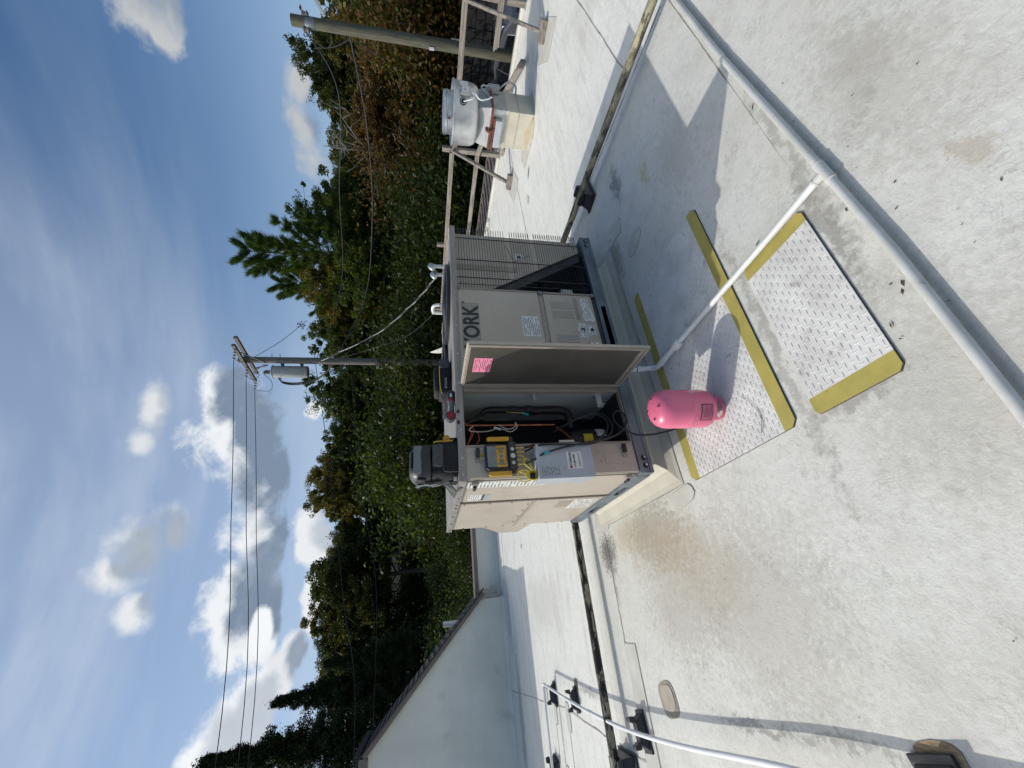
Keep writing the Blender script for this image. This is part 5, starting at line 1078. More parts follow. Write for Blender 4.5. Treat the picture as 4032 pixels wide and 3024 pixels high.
for side in (0.0, 0.012):
    for i in range(rings_+1):
        r = 0.36*i/rings_
        for j in range(n):
            aa = 2*pi*j/n; vs.append(ctr + (u*cos(aa)*0.9 + w*sin(aa))*r + nr*(0.12*(i/rings_)**2 - side))
m1 = (rings_+1)*n; fs = []
for s_ in (0, m1):
    for i in range(rings_):
        for j in range(n):
            q = (s_+i*n+j, s_+i*n+(j+1) % n, s_+(i+1)*n+(j+1) % n, s_+(i+1)*n+j); fs.append(q if s_ == 0 else q[::-1])
for j in range(n): fs.append((rings_*n+j, rings_*n+(j+1) % n, m1+rings_*n+(j+1) % n, m1+rings_*n+j))
part('reflector', mb.add(vs, fs), MATS['satin_white'], t, smooth=True)
part('mast', MB().tube([(4.40, 5.06, 0.03), (4.40, 5.06, 0.95), tuple(ctr-nr*0.02)], 0.025, 10), MATS['galv'], t)
part('feed_arm', MB().tube([tuple(ctr-w*0.30+nr*0.05), tuple(ctr-w*0.28+nr*0.40)], 0.012, 8), MATS['galv'], t)
part('mount_plate', MB().box(4.2, 4.6, 4.86, 5.26, 0.0, 0.03), MATS['galv'], t)

# dry twigs, leaf bits and sealant crumbs on the membrane
mb = MB(); rr = random.Random(5)
spots = [(1.412, -1.50, .05, .008), (0.483, -1.715, .02, .015), (0.397, -1.672, .02, .012), (0.545, -1.551, .03, .012), (0.234, -1.892, .025, .006), (0.770, -1.960, .015, .008), (0.781, -1.172, .05, .014), (0.176, -1.523, .018, .014), (0.153, -1.552, .035, .02), (0.126, -1.536, .035, .015), (0.046, -1.449, .04, .012), (0.545, -1.57, .03, .012), (-0.013, -1.45, .02, .01), (0.86, -0.18, .02, .012), (0.50, -0.06, .02, .015), (0.62, -0.25, .02, .014), (0.60, -0.34, .02, .014)]
spots += [(rr.uniform(-1.2, 1.8), rr.uniform(-1.9, 0.0), rr.uniform(.004, .014), rr.uniform(.003, .008)) for _ in range(36)] + [(rr.uniform(-1.0, 0.8), rr.uniform(-2.1, -1.66), rr.uniform(.003, .009), rr.uniform(.003, .007)) for _ in range(22)]
for (x, y, l, w_) in spots:
    l *= 0.6; w_ *= 0.6
    a = rr.uniform(0, pi); d = Vector((cos(a), sin(a), 0))*l*0.7; s = Vector((-sin(a), cos(a), 0))*w_*0.6; z0 = 0.0145 if (-0.12 < x < 1.39 and -0.94 < y < -0.08) or (-0.12 < x < 0.73 and -1.42 < y < -1.03) else 0.0052
    c = Vector((x, y, z0))
    mb.add([c-d, c-s*rr.uniform(.5, 1)+Vector((0, 0, .001)), c+d*rr.uniform(.6, 1), c+s+Vector((0, 0, .004)), c+d*0.2+Vector((0, 0, .007))], [(0, 1, 4), (1, 2, 4), (2, 3, 4), (3, 0, 4), (3, 2, 1, 0)])
part('debris', mb, MATS['debris'], None, kind='stuff')
solo('wire_scrap', MB().tube(smooth_path([(0.16, -0.70, 0.016), (0.08, -0.755, 0.017), (0.0, -0.765, 0.017), (-0.06, -0.73, 0.016), (-0.02, -0.77, 0.017), (0.05, -0.775, 0.018)], 5), 0.0011, 5), MATS['dark_steel'], 'thin bent scrap of wire lying on the tread pad', 'wire', (0.05, -0.75, 0.016))
# ================================================================== UTILITY POLES AND LINES
def zt(el, R): return 1.65 + R*tan(radians(el))
t = thing('utility_pole', 'wooden utility pole with double crossarm and grey transformer behind the unit', 'utility pole', (9.3, 13.1, -1.5))
px_, py_ = 9.30, 13.08
part('pole', MB().tube([(px_, py_, -1.6), (px_, py_, 8.80)], [0.165, 0.125], 16), MATS['pole_wood_grey'], t, smooth=True)
def arm(dx, dz):
    return MB().beam((px_+dx+0.05, py_-1.24, 8.0+dz), (px_+dx-0.05, py_+1.24, 8.0+dz), 0.10, 0.13)
ZA = 1.30
for dx in (-0.20, 0.16): part('crossarm', arm(dx, ZA-0.75), MATS['pole_wood_grey'], t, bevel=0.004)
for (dy, e) in ((-0.75, -1), (0.75, 1)):
    part('arm_brace', MB().beam((px_-0.15, py_+dy, 8.48), (px_-0.13, py_, 7.80), 0.035, 0.02), MATS['galv_dark'], t)
for dy in (-1.12, 0.15, 1.15):
    y = py_+dy
    for k in range(4): part('insulator', MB().tube([(px_-0.26-0.13*k, y, 8.50-0.012*k), (px_-0.27-0.13*k, y, 8.50-0.012*k), (px_-0.31-0.13*k, y, 8.495-0.012*k)], [0.02, 0.055, 0.03], 10), MATS['porcelain'], t)
tr = part('transformer', MB().lathe([(0.02, 0.0), (0.235, 0.005), (0.245, 0.02), (0.245, 1.30), (0.265, 1.305), (0.265, 1.34), (0.20, 1.38), (0.02, 1.40)], (px_-0.30, py_+0.40, 6.30), 32), MATS['transformer_grey'], t, smooth=True)
for (dx, dy) in ((-0.08, -0.05), (0.05, 0.06)):
    part('bushing', MB().lathe([(0.03, 0)] + [(0.065 if k % 2 else 0.035, 0.03+0.03*k) for k in range(8)] + [(0.02, 0.3)], (px_-0.30+dx, py_+0.40+dy, 7.68), 12), MATS['porcelain'], tr)
part('mount_bracket', MB().box(px_-0.12, px_-0.02, py_+0.08, py_+0.24, 7.2, 7.3).box(px_-0.12, px_-0.02, py_+0.08, py_+0.24, 6.47, 6.57), MATS['galv_dark'], tr)
part('fuse_cutout', MB().tube([(px_-0.05, py_+0.30, 7.85), (px_-0.14, py_+0.42, 8.30)], 0.035, 8), MATS['porcelain'], t)
for z_ in (7.6, 7.3, 6.0): part('step_bolt', MB().tube([(px_+0.1, py_-0.08, z_), (px_+0.22, py_-0.16, z_)], 0.012, 6), MATS['galv_dark'], t)
for k in range(4):
    o = 0.05*k
    part('jumper', MB().tube(smooth_path([(px_-0.38, py_+0.62, 7.5-o), (px_-0.42, py_+0.95+o, 7.45), (px_-0.40, py_+1.12+o*1.2, 6.95), (px_-0.30, py_+1.0+o, 6.2), (px_-0.22, py_+0.5, 5.6), (px_-0.12, py_+0.08, 5.3+o)], 6), 0.016, 6), MATS['cable'], t, smooth=True)
for dy in (-1.12, 0.15): part('jumper', MB().tube(smooth_path([(px_-0.7, py_+dy, 8.45), (px_-0.62, py_+dy+0.35, 8.3), (px_-0.25, py_+dy+0.55, 8.2)], 5), 0.010, 5), MATS['cable'], t, smooth=True)
part('jumper', MB().tube(smooth_path([(px_-0.75, py_+1.15, 8.45), (px_-0.8, py_+1.1, 7.85), (px_-0.55, py_+0.8, 7.75), (px_-0.35, py_+0.5, 8.0)], 5), 0.010, 5), MATS['cable'], t, smooth=True)
def line(label, pts, r, m_, name='power_line', cat='wire', group='wires strung between the poles'):
    return solo(name, MB().tube(smooth_path(pts, 8), r, 6, cap=False), MATS[m_], label, cat, tuple(pts[0]), group, smooth=True)
nm = ['uppermost', 'middle', 'lowest']
for k, (dy, ze) in enumerate(((-1.12, 6.50), (0.15, 6.40), (1.15, 6.45))):
    y = py_+dy; yl = y+0.1
    line('%s of the three long overhead wires crossing the clouds' % nm[k], [(px_-0.75, y, 8.45), (px_-6, y+.03, 7.45), (-3.2, yl, ze), (-16, yl, 6.3), (-34, yl, 7.2)], 0.011, 'cable')
line('upper cable running from the near pole top across the treetops', [(9.55, 1.62, 3.98), (10.3, 3.2, 3.60), (12.0, 7.0, 4.35), (11.2, 10.5, 4.75), (px_+0.1, py_-0.1, 5.9)], 0.014, 'cable')
line('lower cable running from the near pole across the trees', [(9.60, 1.60, 3.1), (10.4, 4.0, 3.05), (11.6, 7.6, 3.35), (10.9, 10.9, 3.9), (px_, py_-0.1, 5.2)], 0.018, 'cable')
line('thin cable sagging left from the transformer pole over the trees', [(px_, py_+0.1, 6.0), (5.4, 14.6, 5.3), (0.5, 15.2, 4.4), (-3.6, 15.4, 3.72), (-14, 15.6, 4.0)], 0.012, 'cable')
line('second thin cable low in front of the trees left of the pole', [(px_, py_+0.1, 4.6), (4.5, 14.6, 4.1), (-0.5, 15.2, 3.2), (-14, 15.6, 3.4)], 0.009, 'cable')
# twisted service drop to the weatherheads
P = smooth_path([(px_-0.05, py_-0.12, 5.7), (8.9, 10.6, 3.35), (8.0, 7.9, 2.05), (7.35, 6.1, 1.42), (7.12, 5.42, 1.34)], 14)
t2_ = thing('service_cable', 'twisted silver service cable drooping from the pole to the roof', 'cable', tuple(P[0]))
for k in range(3):
    pts = []
    for i, p_ in enumerate(P):
        a = i*0.9 + k*2*pi/3; pts.append(p_ + Vector((cos(a)*0.019, 0, sin(a)*0.019)))
    part('strand', MB().tube(pts, 0.0115, 6), MATS['cable_alu' if k == 1 else 'cable'], t2_, smooth=True)
line('thin cable hanging below the service cable', [(px_-0.05, py_-0.12, 5.3), (8.9, 11.2, 3.0), (8.0, 9.3, 2.05), (7.25, 7.3, 1.35)], 0.008, 'cable')
line('taut span wire leading from the pole top into the trees on the right', [(px_+0.05, py_-0.15, 8.2), (px_+2.0, py_+1.4, 7.9), (px_+4.6, py_+3.2, 7.6)], 0.012, 'galv_dark', 'span_wire', 'wire', None)
# near pole
t = thing('utility_pole', 'thick greenish wooden utility pole close behind the railing', 'utility pole', (9.58, 1.56, -2.1))
part('pole', MB().tube([(9.58, 1.56, -2.1), (9.56, 1.60, 4.12)], [0.118, 0.098], 20), MATS['pole_wood'], t, smooth=True)
for (dx, dy, z_) in ((-0.09, 0.055, 3.86), (0.03, -0.08, 3.86)):
    part('spool_insulator', MB().lathe([(0.03, -0.06), (0.06, -0.04), (0.035, 0), (0.06, 0.04), (0.03, 0.06)], (9.56+dx, 1.60+dy*1.5, z_), 12), MATS['porcelain'], t, smooth=True)
part('clamp', MB().lathe([(0.103, 0), (0.106, 0.01), (0.106, 0.16), (0.103, 0.17)], (9.56, 1.60, 3.7), 20, cap=False), MATS['galv_dark'], t, smooth=True)
part('strut', MB().beam((9.55, 1.45, 3.5), (9.75, 0.75, 3.95), 0.05, 0.05), MATS['galv'], t)
for pts in ([(9.48, 1.72, 3.86), (9.5, 1.95, 3.60), (9.5, 1.85, 3.45), (9.46, 1.70, 3.42)], [(9.55, 2.0, 3.80), (9.5, 1.90, 3.40), (9.47, 1.72, 3.1)], [(9.6, 1.45, 3.5), (9.7, 1.1, 3.2), (9.75, 0.85, 3.7)], [(9.5, 1.72, 3.0), (9.5, 1.85, 2.75), (9.5, 1.9, 2.6), (9.46, 1.72, 2.55)]):
    part('jumper', MB().tube(smooth_path(pts, 5), 0.010, 5), MATS['cable'], t, smooth=True)
part('pole_tag', MB().box(9.44, 9.46, 1.60, 1.66, 1.45, 1.55), MATS['galv'], t)
for z_ in (3.35, 2.9, 2.2, 1.9, 1.0): part('bolt', MB().disc((9.475, 1.53, z_), (-1, -0.4, 0), 0.014, 0.02, 8), MATS['dark_steel'], t)

# ================================================================== PARKED CARS, BARN
def suv(label, x, y, ang, paint, group=None):
    t = thing('parked_car', label, 'car', (x, y, -2.08), group)
    c_, s_ = cos(ang), sin(ang)
    def R(px, py, pz): return (x+px*c_-py*s_, y+px*s_+py*c_, -2.08+pz)
    def ext(prof, w0, w1, shrink=None):
        vs = []; n = len(prof)
        for sgn in (-1, 1):
            for (px, pz) in prof:
                w = w0 if pz < 1.0 else w0 + (w1-w0)*(pz-1.0)/0.72
                vs.append(R(px, sgn*w, pz))
        fs = [tuple(range(n-1, -1, -1)), tuple(range(n, 2*n))] + [(i, (i+1) % n, (i+1) % n+n, i+n) for i in range(n)]
        return MB().add(vs, fs)
    body = [(0.0, 0.45), (0.05, 0.30), (4.6, 0.30), (4.72, 0.5), (4.68, 0.85), (4.4, 0.98), (3.55, 1.06), (2.75, 1.60), (2.3, 1.70), (0.7, 1.70), (0.22, 1.58), (0.03, 1.05), (-0.03, 0.7)]
    part('body', ext(body, 0.93, 0.74), MATS[paint], t, bevel=0.04)
    for sgn in (-1, 1):
        def side(pts, off): 
            return MB().prism([R(px, sgn*(0.93+(0.74-0.93)*(pz-1.0)/0.72+off), pz) for px, pz in pts], R(0, sgn*0.012, 0)-Vector(R(0, 0, 0)) if False else (Vector(R(0, sgn*0.012, 0))-Vector(R(0, 0, 0))))
        for pts in ([(0.45, 1.10), (1.25, 1.10), (1.25, 1.56), (0.75, 1.56)], [(1.33, 1.10), (2.25, 1.10), (2.2, 1.58), (1.33, 1.57)], [(2.33, 1.10), (3.25, 1.10), (2.72, 1.52), (2.28, 1.58)]):
            part('window', side(pts, 0.004), MATS['car_glass'], t)
        part('window_trim', MB().tube([R(px, sgn*(0.945+(0.74-0.93)*(pz-1.0)/0.72), pz) for px, pz in [(0.42, 1.085), (0.72, 1.58), (1.3, 1.60), (2.3, 1.61), (2.76, 1.54), (3.32, 1.085), (0.42, 1.085)]], 0.012, 5), MATS['chrome'], t)
        part('roof_rail', MB().tube(smooth_path([R(0.6, sgn*0.68, 1.70), R(0.8, sgn*0.68, 1.76), R(2.2, sgn*0.68, 1.76), R(2.45, sgn*0.68, 1.69)], 4), 0.018, 6), MATS['chrome'], t, smooth=True)
        part('tail_light', MB().add([R(-0.03, sgn*0.94, 0.82), R(-0.04, sgn*0.62, 0.82), R(0.01, sgn*0.62, 1.10), R(0.02, sgn*0.925, 1.10), R(0.20, sgn*0.95, 0.86), R(0.16, sgn*0.93, 1.08)], [(0, 1, 2, 3) if sgn < 0 else (3, 2, 1, 0), (4, 0, 3, 5) if sgn < 0 else (5, 3, 0, 4)]), MATS['tail_red'], t)
        for wx_ in (0.85, 3.75):
            w = part('wheel', MB().tube([R(wx_, sgn*0.72, 0.36), R(wx_, sgn*0.94, 0.36)], 0.36, 22), MATS['black_rubber'], t)
            part('rim', MB().tube([R(wx_, sgn*0.941, 0.36), R(wx_, sgn*0.955, 0.36)], 0.24, 16), MATS['galv'], w)
        part('mirror', MB().add([R(3.15, sgn*0.95, 1.06), R(3.35, sgn*0.95, 1.06), R(3.35, sgn*1.12, 1.06), R(3.15, sgn*1.12, 1.06), R(3.17, sgn*0.95, 1.20), R(3.33, sgn*0.95, 1.20), R(3.33, sgn*1.1, 1.20), R(3.17, sgn*1.1, 1.20)], [(0, 1, 2, 3), (7, 6, 5, 4), (0, 4, 5, 1), (1, 5, 6, 2), (2, 6, 7, 3), (3, 7, 4, 0)]), MATS[paint], t)
    part('rear_window', MB().add([R(0.045, -0.66, 1.12), R(0.045, 0.66, 1.12), R(0.20, 0.58, 1.52), R(0.20, -0.58, 1.52)], [(3, 2, 1, 0)]), MATS['car_glass'], t)
    return t
suv('dark grey parked car with a red tail light seen between the rails', 12.75, 1.2, radians(52), 'car_paint_grey', 'cars parked behind the building')
suv('glossy black parked car left of the near utility pole', 13.2, 4.1, radians(52), 'car_paint', 'cars parked behind the building')
suv('black parked car at the right frame edge behind the railing', 13.0, -1.9, radians(52), 'car_paint', 'cars parked behind the building')
t = thing('red_barn', 'weathered dark red outbuilding half hidden among the trees', 'barn', (4.5, 32, 1.0))
part('wall', MB().box(0.8, 7.6, 31, 34, 0.6, 3.1), MATS['barn_red'], t)
part('roof', MB().prism([(0.5, 30.7, 3.1), (0.5, 34.3, 3.1), (0.5, 32.5, 4.1)], (7.4, 0, 0)), MATS['shingle'], t)
part('corner_board', MB().box(0.72, 0.84, 30.93, 31.05, 0.6, 3.1), MATS['white_trim'], t)
part('corner_board', MB().box(7.56, 7.68, 30.93, 31.05, 0.6, 3.1), MATS['white_trim'], t)
t = thing('white_fence', 'long low white fence among the trees in front of the red barn', 'fence', (2, 30.4, 1.0))
for z_ in (1.78,): part('fence_rail', MB().box(-5, 7.5, 30.38, 30.42, z_, z_+0.15), MATS['white_trim'], t)
for k in range(8): part('fence_post', MB().box(-4.9+k*1.75, -4.78+k*1.75, 30.43, 30.49, 0.7, 1.98), MATS['white_trim'], t)

# ================================================================== TREES
def np_mesh(name, verts, nper, m_):
    n = len(verts)//nper; me = bpy.data.meshes.new(name)
    me.vertices.add(len(verts)); me.vertices.foreach_set('co', np.ascontiguousarray(verts, dtype=np.float32).ravel())
    me.loops.add(len(verts)); me.loops.foreach_set('vertex_index', np.arange(len(verts), dtype=np.int32))
    me.polygons.add(n); me.polygons.foreach_set('loop_start', np.arange(0, len(verts), nper, dtype=np.int32))
    try: me.polygons.foreach_set('loop_total', np.full(n, nper, dtype=np.int32))
    except Exception: pass
    me.update(calc_edges=True); me.materials.append(m_)
    return me
def leaves(cent, size, rng, aspect=0.55, droop=0.0):
    n = len(cent); a = rng.normal(size=(n, 3)); a[:, 2] -= droop; a /= np.linalg.norm(a, axis=1)[:, None]
    b = rng.normal(size=(n, 3)); b -= (b*a).sum(1)[:, None]*a; b /= np.linalg.norm(b, axis=1)[:, None]
    s = size*rng.uniform(0.6, 1.3, size=(n, 1)); a = a*s*0.5; b = b*s*0.5*aspect
    return np.stack([cent-a, cent+b-a*0.1, cent+a, cent-b-a*0.1], 1).reshape(-1, 3)
def bend(p0, p1, n, rng, amp):
    p0 = np.array(p0); p1 = np.array(p1); L_ = np.linalg.norm(p1-p0); off = np.cumsum(rng.normal(size=(n+1, 3))*amp*L_/n, 0); off[0] = 0
    return [p0+(p1-p0)*i/n+off[i] for i in range(n+1)]
def deciduous(seed, H=10.0, R=3.3, base=2.2, nl=66000, shape=1.0, ls=0.135, lo=0.22):
    rng = np.random.default_rng(seed); tr = MB()
    trunk = bend((0, 0, 0), (rng.uniform(-.5, .5), rng.uniform(-.5, .5), H*0.86), 8, rng, 0.05)
    tr.tube(trunk, list(np.linspace(0.22, 0.03, 9)), 8)
    cl = []
    for k in range(34):
        f = lo + (0.98-lo)*rng.uniform(0, 1)**0.8; i = int(f*8); p0 = trunk[min(i, 8)]
        a = rng.uniform(0, 2*pi); rad = R*(1.0-abs(f-0.42)**1.6*1.3*shape)*rng.uniform(0.55, 1.15)
        p1 = p0 + np.array([cos(a)*rad, sin(a)*rad, rad*rng.uniform(0.15, 0.75)])
        if p1[2] > H: p1[2] = H*rng.uniform(.92, 1.0)
        br = bend(p0, p1, 5, rng, 0.10); tr.tube(br, list(np.linspace(0.085*(1.1-f)+0.015, 0.012, 6)), 5)
        for q in br[2:]:
            for _ in range(3): cl.append(q + rng.normal(size=3)*np.array([0.6, 0.6, 0.45]))
            if rng.random() < 0.6:
                e = q + rng.normal(size=3)*np.array([1.0, 1.0, 0.6]); tr.tube([q, (q+e)/2+rng.normal(size=3)*0.08, e], [0.02, 0.012, 0.006], 4); cl.append(e)
    for q in trunk[-3:]:
        for _ in range(8): cl.append(q + rng.normal(size=3)*np.array([0.6, 0.6, 0.5]))
    cl = np.array(cl); cl[:, 2] = np.clip(cl[:, 2], base*0.7, H); w = rng.uniform(0.25, 1.35, size=len(cl))**2; w /= w.sum()
    idx = rng.choice(len(cl), size=nl, p=w); rad = rng.uniform(0.22, 0.58, size=len(cl))[idx]
    d = rng.normal(size=(nl, 3)); d /= np.linalg.norm(d, axis=1)[:, None]; d *= (rng.random(nl)**0.45)[:, None]*rad[:, None]; d[:, 2] *= 0.7
    return tr, leaves(cl[idx]+d, ls*rng.uniform(0.65, 1.55, size=len(cl))[idx][:, None], rng, 0.62, 0.35)
def pine(seed, H=13.0):
    rng = np.random.default_rng(seed); tr = MB(); trunk = bend((0, 0, 0), (0.2, 0, H), 10, rng, 0.01); tr.tube(trunk, list(np.linspace(0.2, 0.02, 11)), 8)
    quads = []; z = 3.0
    while z < H-0.2:
        f = z/H; nb = 4 if z < H-1.5 else 3
        for k in range(nb):
            a = 2*pi*k/nb + rng.uniform(-.5, .5) + z; Lb = max(0.5, (1.06-f)*4.8)*rng.uniform(0.5, 1.2); up = 0.35+0.75*f
            p0 = np.array([0.2*f, 0, z]); dirv_ = np.array([cos(a), sin(a), up]); pts = [p0 + dirv_*Lb*t_ + np.array([0, 0, Lb*0.25*t_*t_]) + rng.normal(size=3)*0.03 for t_ in np.linspace(0, 1, 6)]
            tr.tube(pts, list(np.linspace(0.035*(1.2-f)+0.008, 0.006, 6)), 4)
            tips = []
            for t_ in np.linspace(0.45, 1.0, 5):
                b = p0 + dirv_*Lb*t_ + np.array([0, 0, Lb*0.25*t_*t_]); tips.append((b, dirv_))
                for s in (-1, 1):
                    sd2 = np.array([-sin(a)*s, cos(a)*s, 0.25])*Lb*0.30*(1.25-t_) + dirv_*0.12; tips.append((b+sd2, sd2+dirv_*0.4))
                    if Lb > 1.6: tips.append((b+sd2*0.55, sd2+dirv_*0.3))
            for (b, dv_) in tips:
                n = 60; dv_ = dv_/np.linalg.norm(dv_); dd = dv_*1.1 + rng.normal(size=(n, 3))*0.5; dd /= np.linalg.norm(dd, axis=1)[:, None]
                st = b + rng.normal(size=(n, 3))*0.05 - dv_*rng.uniform(0, 0.22, size=(n, 1)); en = st + dd*rng.uniform(0.22, 0.38, size=(n, 1))
                w = np.cross(dd, rng.normal(size=(n, 3))); w /= np.linalg.norm(w, axis=1)[:, None]; w *= 0.015
                quads.append(np.stack([st-w, st+w, en], 1).reshape(-1, 3))
        z += rng.uniform(0.62, 0.85)
    return tr, np.concatenate(quads)
def spruce(seed, H=14.0):
    rng = np.random.default_rng(seed); tr = MB(); tr.tube([(0, 0, 0), (0, 0, H)], [0.22, 0.02], 8); out = []; z = 0.8
    while z < H-0.1:
        f = z/H; nb = 9
        for k in range(nb):
            a = 2*pi*k/nb + rng.uniform(-.4, .4); Lb = max(0.25, (1.0-f)*3.6*rng.uniform(0.35, 1.25)); 
            zj = rng.uniform(-0.2, 0.2); ts = np.linspace(0.12, 1, 8); pts = [np.array([cos(a)*Lb*t_, sin(a)*Lb*t_, z + zj - Lb*0.32*t_ + Lb*0.24*t_*t_]) for t_ in ts]
            tr.tube(pts[::2]+[pts[-1]], [0.025, 0.02, 0.014, 0.01, 0.006], 4)
            for t_, p_ in zip(ts, pts):
                n = 44; wd = 0.26*Lb*(1.10-t_)+0.07
                c_ = p_ + rng.normal(size=(n, 3))*np.array([wd*0.6, wd*0.6, 0.15]) - np.array([0, 0, 0.10]); out.append(c_)
        z += rng.uniform(0.34, 0.46)
    tip = np.array([[0, 0, H-0.05]])+rng.normal(size=(60, 3))*np.array([.08, .08, .35]); out.append(tip)
    return tr, leaves(np.concatenate(out), 0.17, rng, 0.30, 0.5)
def shrub(seed, nl=14000):
    rng = np.random.default_rng(seed); tr = MB(); cl = []
    for k in range(16):
        a = rng.uniform(0, 2*pi); r = rng.uniform(0.2, 1.5); p1 = np.array([cos(a)*r, sin(a)*r, rng.uniform(0.8, 2.3)]); br = bend((0, 0, 0), p1, 4, rng, 0.12); tr.tube(br, [0.03, 0.025, 0.018, 0.012, 0.008], 4)
        cl += [q + rng.normal(size=3)*0.2 for q in br[1:]]
    cl = np.array(cl); idx = rng.integers(0, len(cl), nl); d = rng.normal(size=(nl, 3))*np.array([0.34, 0.34, 0.26])
    c_ = cl[idx]+d; c_[:, 2] = np.abs(c_[:, 2])+0.03
    return tr, leaves(c_, 0.10, rng, 0.55, 0.2)
LIB = {}
def lib(key, fn, nper, m_, Hn):
    tr, q = fn; me = np_mesh('crown', q, nper, MATS[m_]); tm = bpy.data.meshes.new('trunk'); tm.from_pydata([tuple(v) for v in tr.v], [], tr.f); tm.materials.append(MATS['bark']); LIB[key] = (me, tm, Hn)
for k in range(5): lib('d%d' % k, deciduous(11+k, R=(3.3, 2.8, 3.6, 3.0, 3.4)[k], shape=(1, .8, 1.2, .9, 1)[k]), 4, 'leaf_green', 10.0)
for k in range(2): lib('h%d' % k, deciduous(41+k, R=3.2, base=5.4, lo=0.42), 4, 'leaf_green', 10.0)
lib('pine', pine(4), 3, 'needle_green', 13.3); lib('spruce', spruce(5), 4, 'needle_dark', 14.0); lib('spruce2', spruce(9), 4, 'needle_dark', 14.0)
lib('s0', shrub(31), 4, 'leaf_green', 2.4); lib('s1', shrub(32), 4, 'leaf_olive', 2.4)
rt = random.Random(17)
def tree(name, label, cat, key, m_, azd, R_, el_=None, width=1.0, H=None, group=None, dz=0.0):
    x = -0.725 + R_*sin(radians(azd)); y = -2.346 + R_*cos(radians(azd)); z0 = gz(x, y) - 0.15 + dz
    if H is None: H = zt(el_, R_) - z0
    s = H/LIB[key][2]
    t = thing(name, label, cat, (x, y, z0), group)
    t.rotation_euler = (0, 0, rt.uniform(0, 6.28)); t.scale = (s*width, s*width, s)
    for nm_, me in (('trunk', LIB[key][1]), ('crown', LIB[key][0])):
        o = bpy.data.objects.new(nm_, me); COL.objects.link(o); o.parent = t
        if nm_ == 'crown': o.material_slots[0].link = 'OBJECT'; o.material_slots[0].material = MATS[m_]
    return t
TR = [ # label, kind, library, colour, azimuth, distance, top elevation, width
 ('bushy dark green tree at the right frame edge beyond the near pole', 'd0', 'leaf_green', 75, 27, 9.5, 1.05),
 ('yellow green leafy tree right of the top of the near pole', 'd1', 'leaf_olive', 70.5, 26, 10.3, 0.95),
 ('narrow dark tree with a tall thin top left of the near pole', 'd3', 'leaf_dark', 64.6, 31, 13.6, 0.78),
 ('reddish brown autumn tree directly left of the near pole', 'd2', 'leaf_rust', 61.8, 25, 9.0, 0.95),
 ('thin crowned olive tree with bare twigs above the exhaust fan', 'd4', 'leaf_olive', 57.6, 29, 10.8, 0.8),
 ('mid green round tree left above the exhaust fan', 'd0', 'leaf_green', 53.6, 28, 12.2, 0.9),
 ('dark leafy tree pressed against the right side of the tall pine', 'd1', 'leaf_green', 50.2, 30, 16.2, 0.72),
 ('dense green tree in front of the tall pine', 'd2', 'leaf_green', 45.0, 26, 12.6, 1.0),
 ('broad green tree left of the tall pine', 'd3', 'leaf_olive', 40.5, 28, 15.4, 0.85),
 ('ragged green tree just right of the transformer pole', 'd4', 'leaf_green', 37.0, 29, 15.6, 0.8),
 ('lower green tree directly behind the transformer pole', 'd0', 'leaf_dark', 33.0, 26, 11.8, 0.85),
 ('round dense green tree left of the transformer', 'd1', 'leaf_green', 28.8, 28, 14.2, 0.95),
 ('dark green tree above the two tool bags', 'd2', 'leaf_dark', 24.2, 27, 12.6, 0.9),
 ('tall olive tree with feathery top above the corner tool bag', 'd3', 'leaf_olive', 18.6, 28, 14.6, 0.8),
 ('yellowish tree beside the gap of white cloud', 'h0', 'leaf_olive', 14.6, 29, 14.6, 0.72),
 ('low thin tree in the gap below the white cloud', 'h1', 'leaf_dark', 11.2, 29, 11.5, 0.7),
 ('broad rounded tree with drooping branches left of centre', 'h1', 'leaf_dark', 6.4, 27, 14.2, 1.05),
 ('rounded grey green tree above the wing roof', 'h0', 'leaf_olive', 2.6, 28, 13.6, 0.9),
 ('thin loose tree between the rounded tree and the dark spruce', 'd3', 'leaf_dark', -1.4, 29, 11.8, 0.75),
]
for (lb, key, m_, a_, R_, e_, w_) in TR: tree('leafy_tree', lb, 'tree', key, m_, a_, R_, e_, w_)
tree('pine_tree', 'tall white pine with feathery needle tufts rising above all other trees', 'pine', 'pine', 'needle_green', 45.8, 28, 20.9, 1.0)
tree('pine_tree', 'shorter pine crown left behind the tall pine', 'pine', 'pine', 'needle_green', 42.2, 30, 17.6, 0.9)
tree('spruce_tree', 'tallest dark spruce at the left frame edge', 'spruce', 'spruce', 'needle_dark', -9.0, 25, 19.6, 1.25)
tree('spruce_tree', 'dark spruce right of the tallest spruce at the left edge', 'spruce', 'spruce2', 'needle_dark', -5.0, 25.5, 14.6, 1.3)
tree('spruce_tree', 'smallest dark spruce standing low behind the wing roof', 'spruce', 'spruce', 'needle_dark', -2.2, 24.5, 10.2, 1.3)
tree('spruce_tree', 'dark spruce beyond the left frame edge', 'spruce', 'spruce2', 'needle_dark', -14.5, 25, 17.0, 1.3)
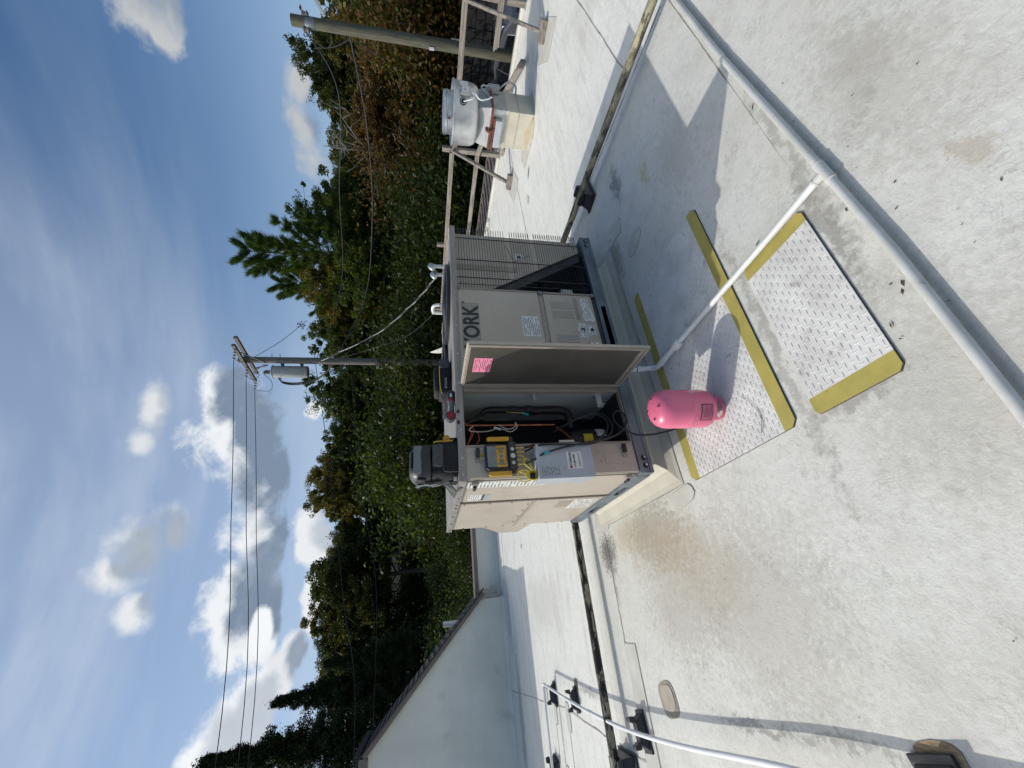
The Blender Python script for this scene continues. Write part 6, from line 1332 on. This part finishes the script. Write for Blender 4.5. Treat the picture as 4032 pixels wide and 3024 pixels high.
for (lb, key, a_, R_, e_, w_) in (('bare grey dead tree with fine twigs standing out above the exhaust fan', 'd4', 58.6, 24.5, 11.6, 0.6),):
    x = -0.725 + R_*sin(radians(a_)); y = -2.346 + R_*cos(radians(a_)); z0 = gz(x, y)-0.1; s_ = (zt(e_, R_)-z0)/8.9
    t = thing('bare_tree', lb, 'tree', (x, y, z0)); t.scale = (s_*w_, s_*w_, s_)
    o = bpy.data.objects.new('trunk', LIB[key][1]); COL.objects.link(o); o.parent = t; o.material_slots[0].link = 'OBJECT'; o.material_slots[0].material = MATS['dead_wood']
# understorey and second row: alike trees standing behind one another
G2 = 'background trees filling the wood behind'
for i, a_ in enumerate([72.5, 67.5, 63, 59.5, 55.5, 51.8, 47.5, 43, 38.8, 35, 31, 26.5, 21.5, 17, 9, 4.5, 0.5, -3.5, 77.5]):
    tree('leafy_tree', 'plain leafy tree hidden behind the front row of trees in the wood', 'tree', 'd%d' % (i*2 % 5), ('leaf_dark', 'leaf_green', 'leaf_olive')[i % 3], a_, (34 if a_ > 16 else 40)+(i % 3)*2, 10.2 + 1.8*((i*7) % 3)/2, 1.1, group=G2)
GS = 'shrubs along the edge of the wood'
for i in range(52):
    a_ = -6 + 84*(i/51.0) + rt.uniform(-.6, .6); R_ = rt.uniform(20.5, 24.5) if a_ < 52 else rt.uniform(24.0, 26.5)
    tree('shrub', 'leafy green shrub growing along the edge of the wood', 'shrub', ('s0', 's1')[i % 2], ('leaf_dark', 'leaf_dark', 'leaf_green', 'leaf_rust' if a_ > 55 else 'leaf_dark')[i % 4], a_, R_, None, rt.uniform(1.0, 1.5), rt.uniform(1.6, 4.8) if a_ > 16 else rt.uniform(1.0, 1.7), GS)  # mostly dark leaves: shade at the wood's foot is put into their colour
for i in range(14):
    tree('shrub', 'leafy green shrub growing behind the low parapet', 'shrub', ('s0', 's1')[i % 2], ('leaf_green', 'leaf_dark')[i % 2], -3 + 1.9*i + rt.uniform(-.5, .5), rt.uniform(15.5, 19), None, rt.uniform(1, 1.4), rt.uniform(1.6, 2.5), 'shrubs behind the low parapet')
for a_, R_, h_ in ((1.2, 28.5, 2.6), (4.2, 29, 2.3), (6.6, 28.5, 2.2), (-1.5, 28, 2.2)):
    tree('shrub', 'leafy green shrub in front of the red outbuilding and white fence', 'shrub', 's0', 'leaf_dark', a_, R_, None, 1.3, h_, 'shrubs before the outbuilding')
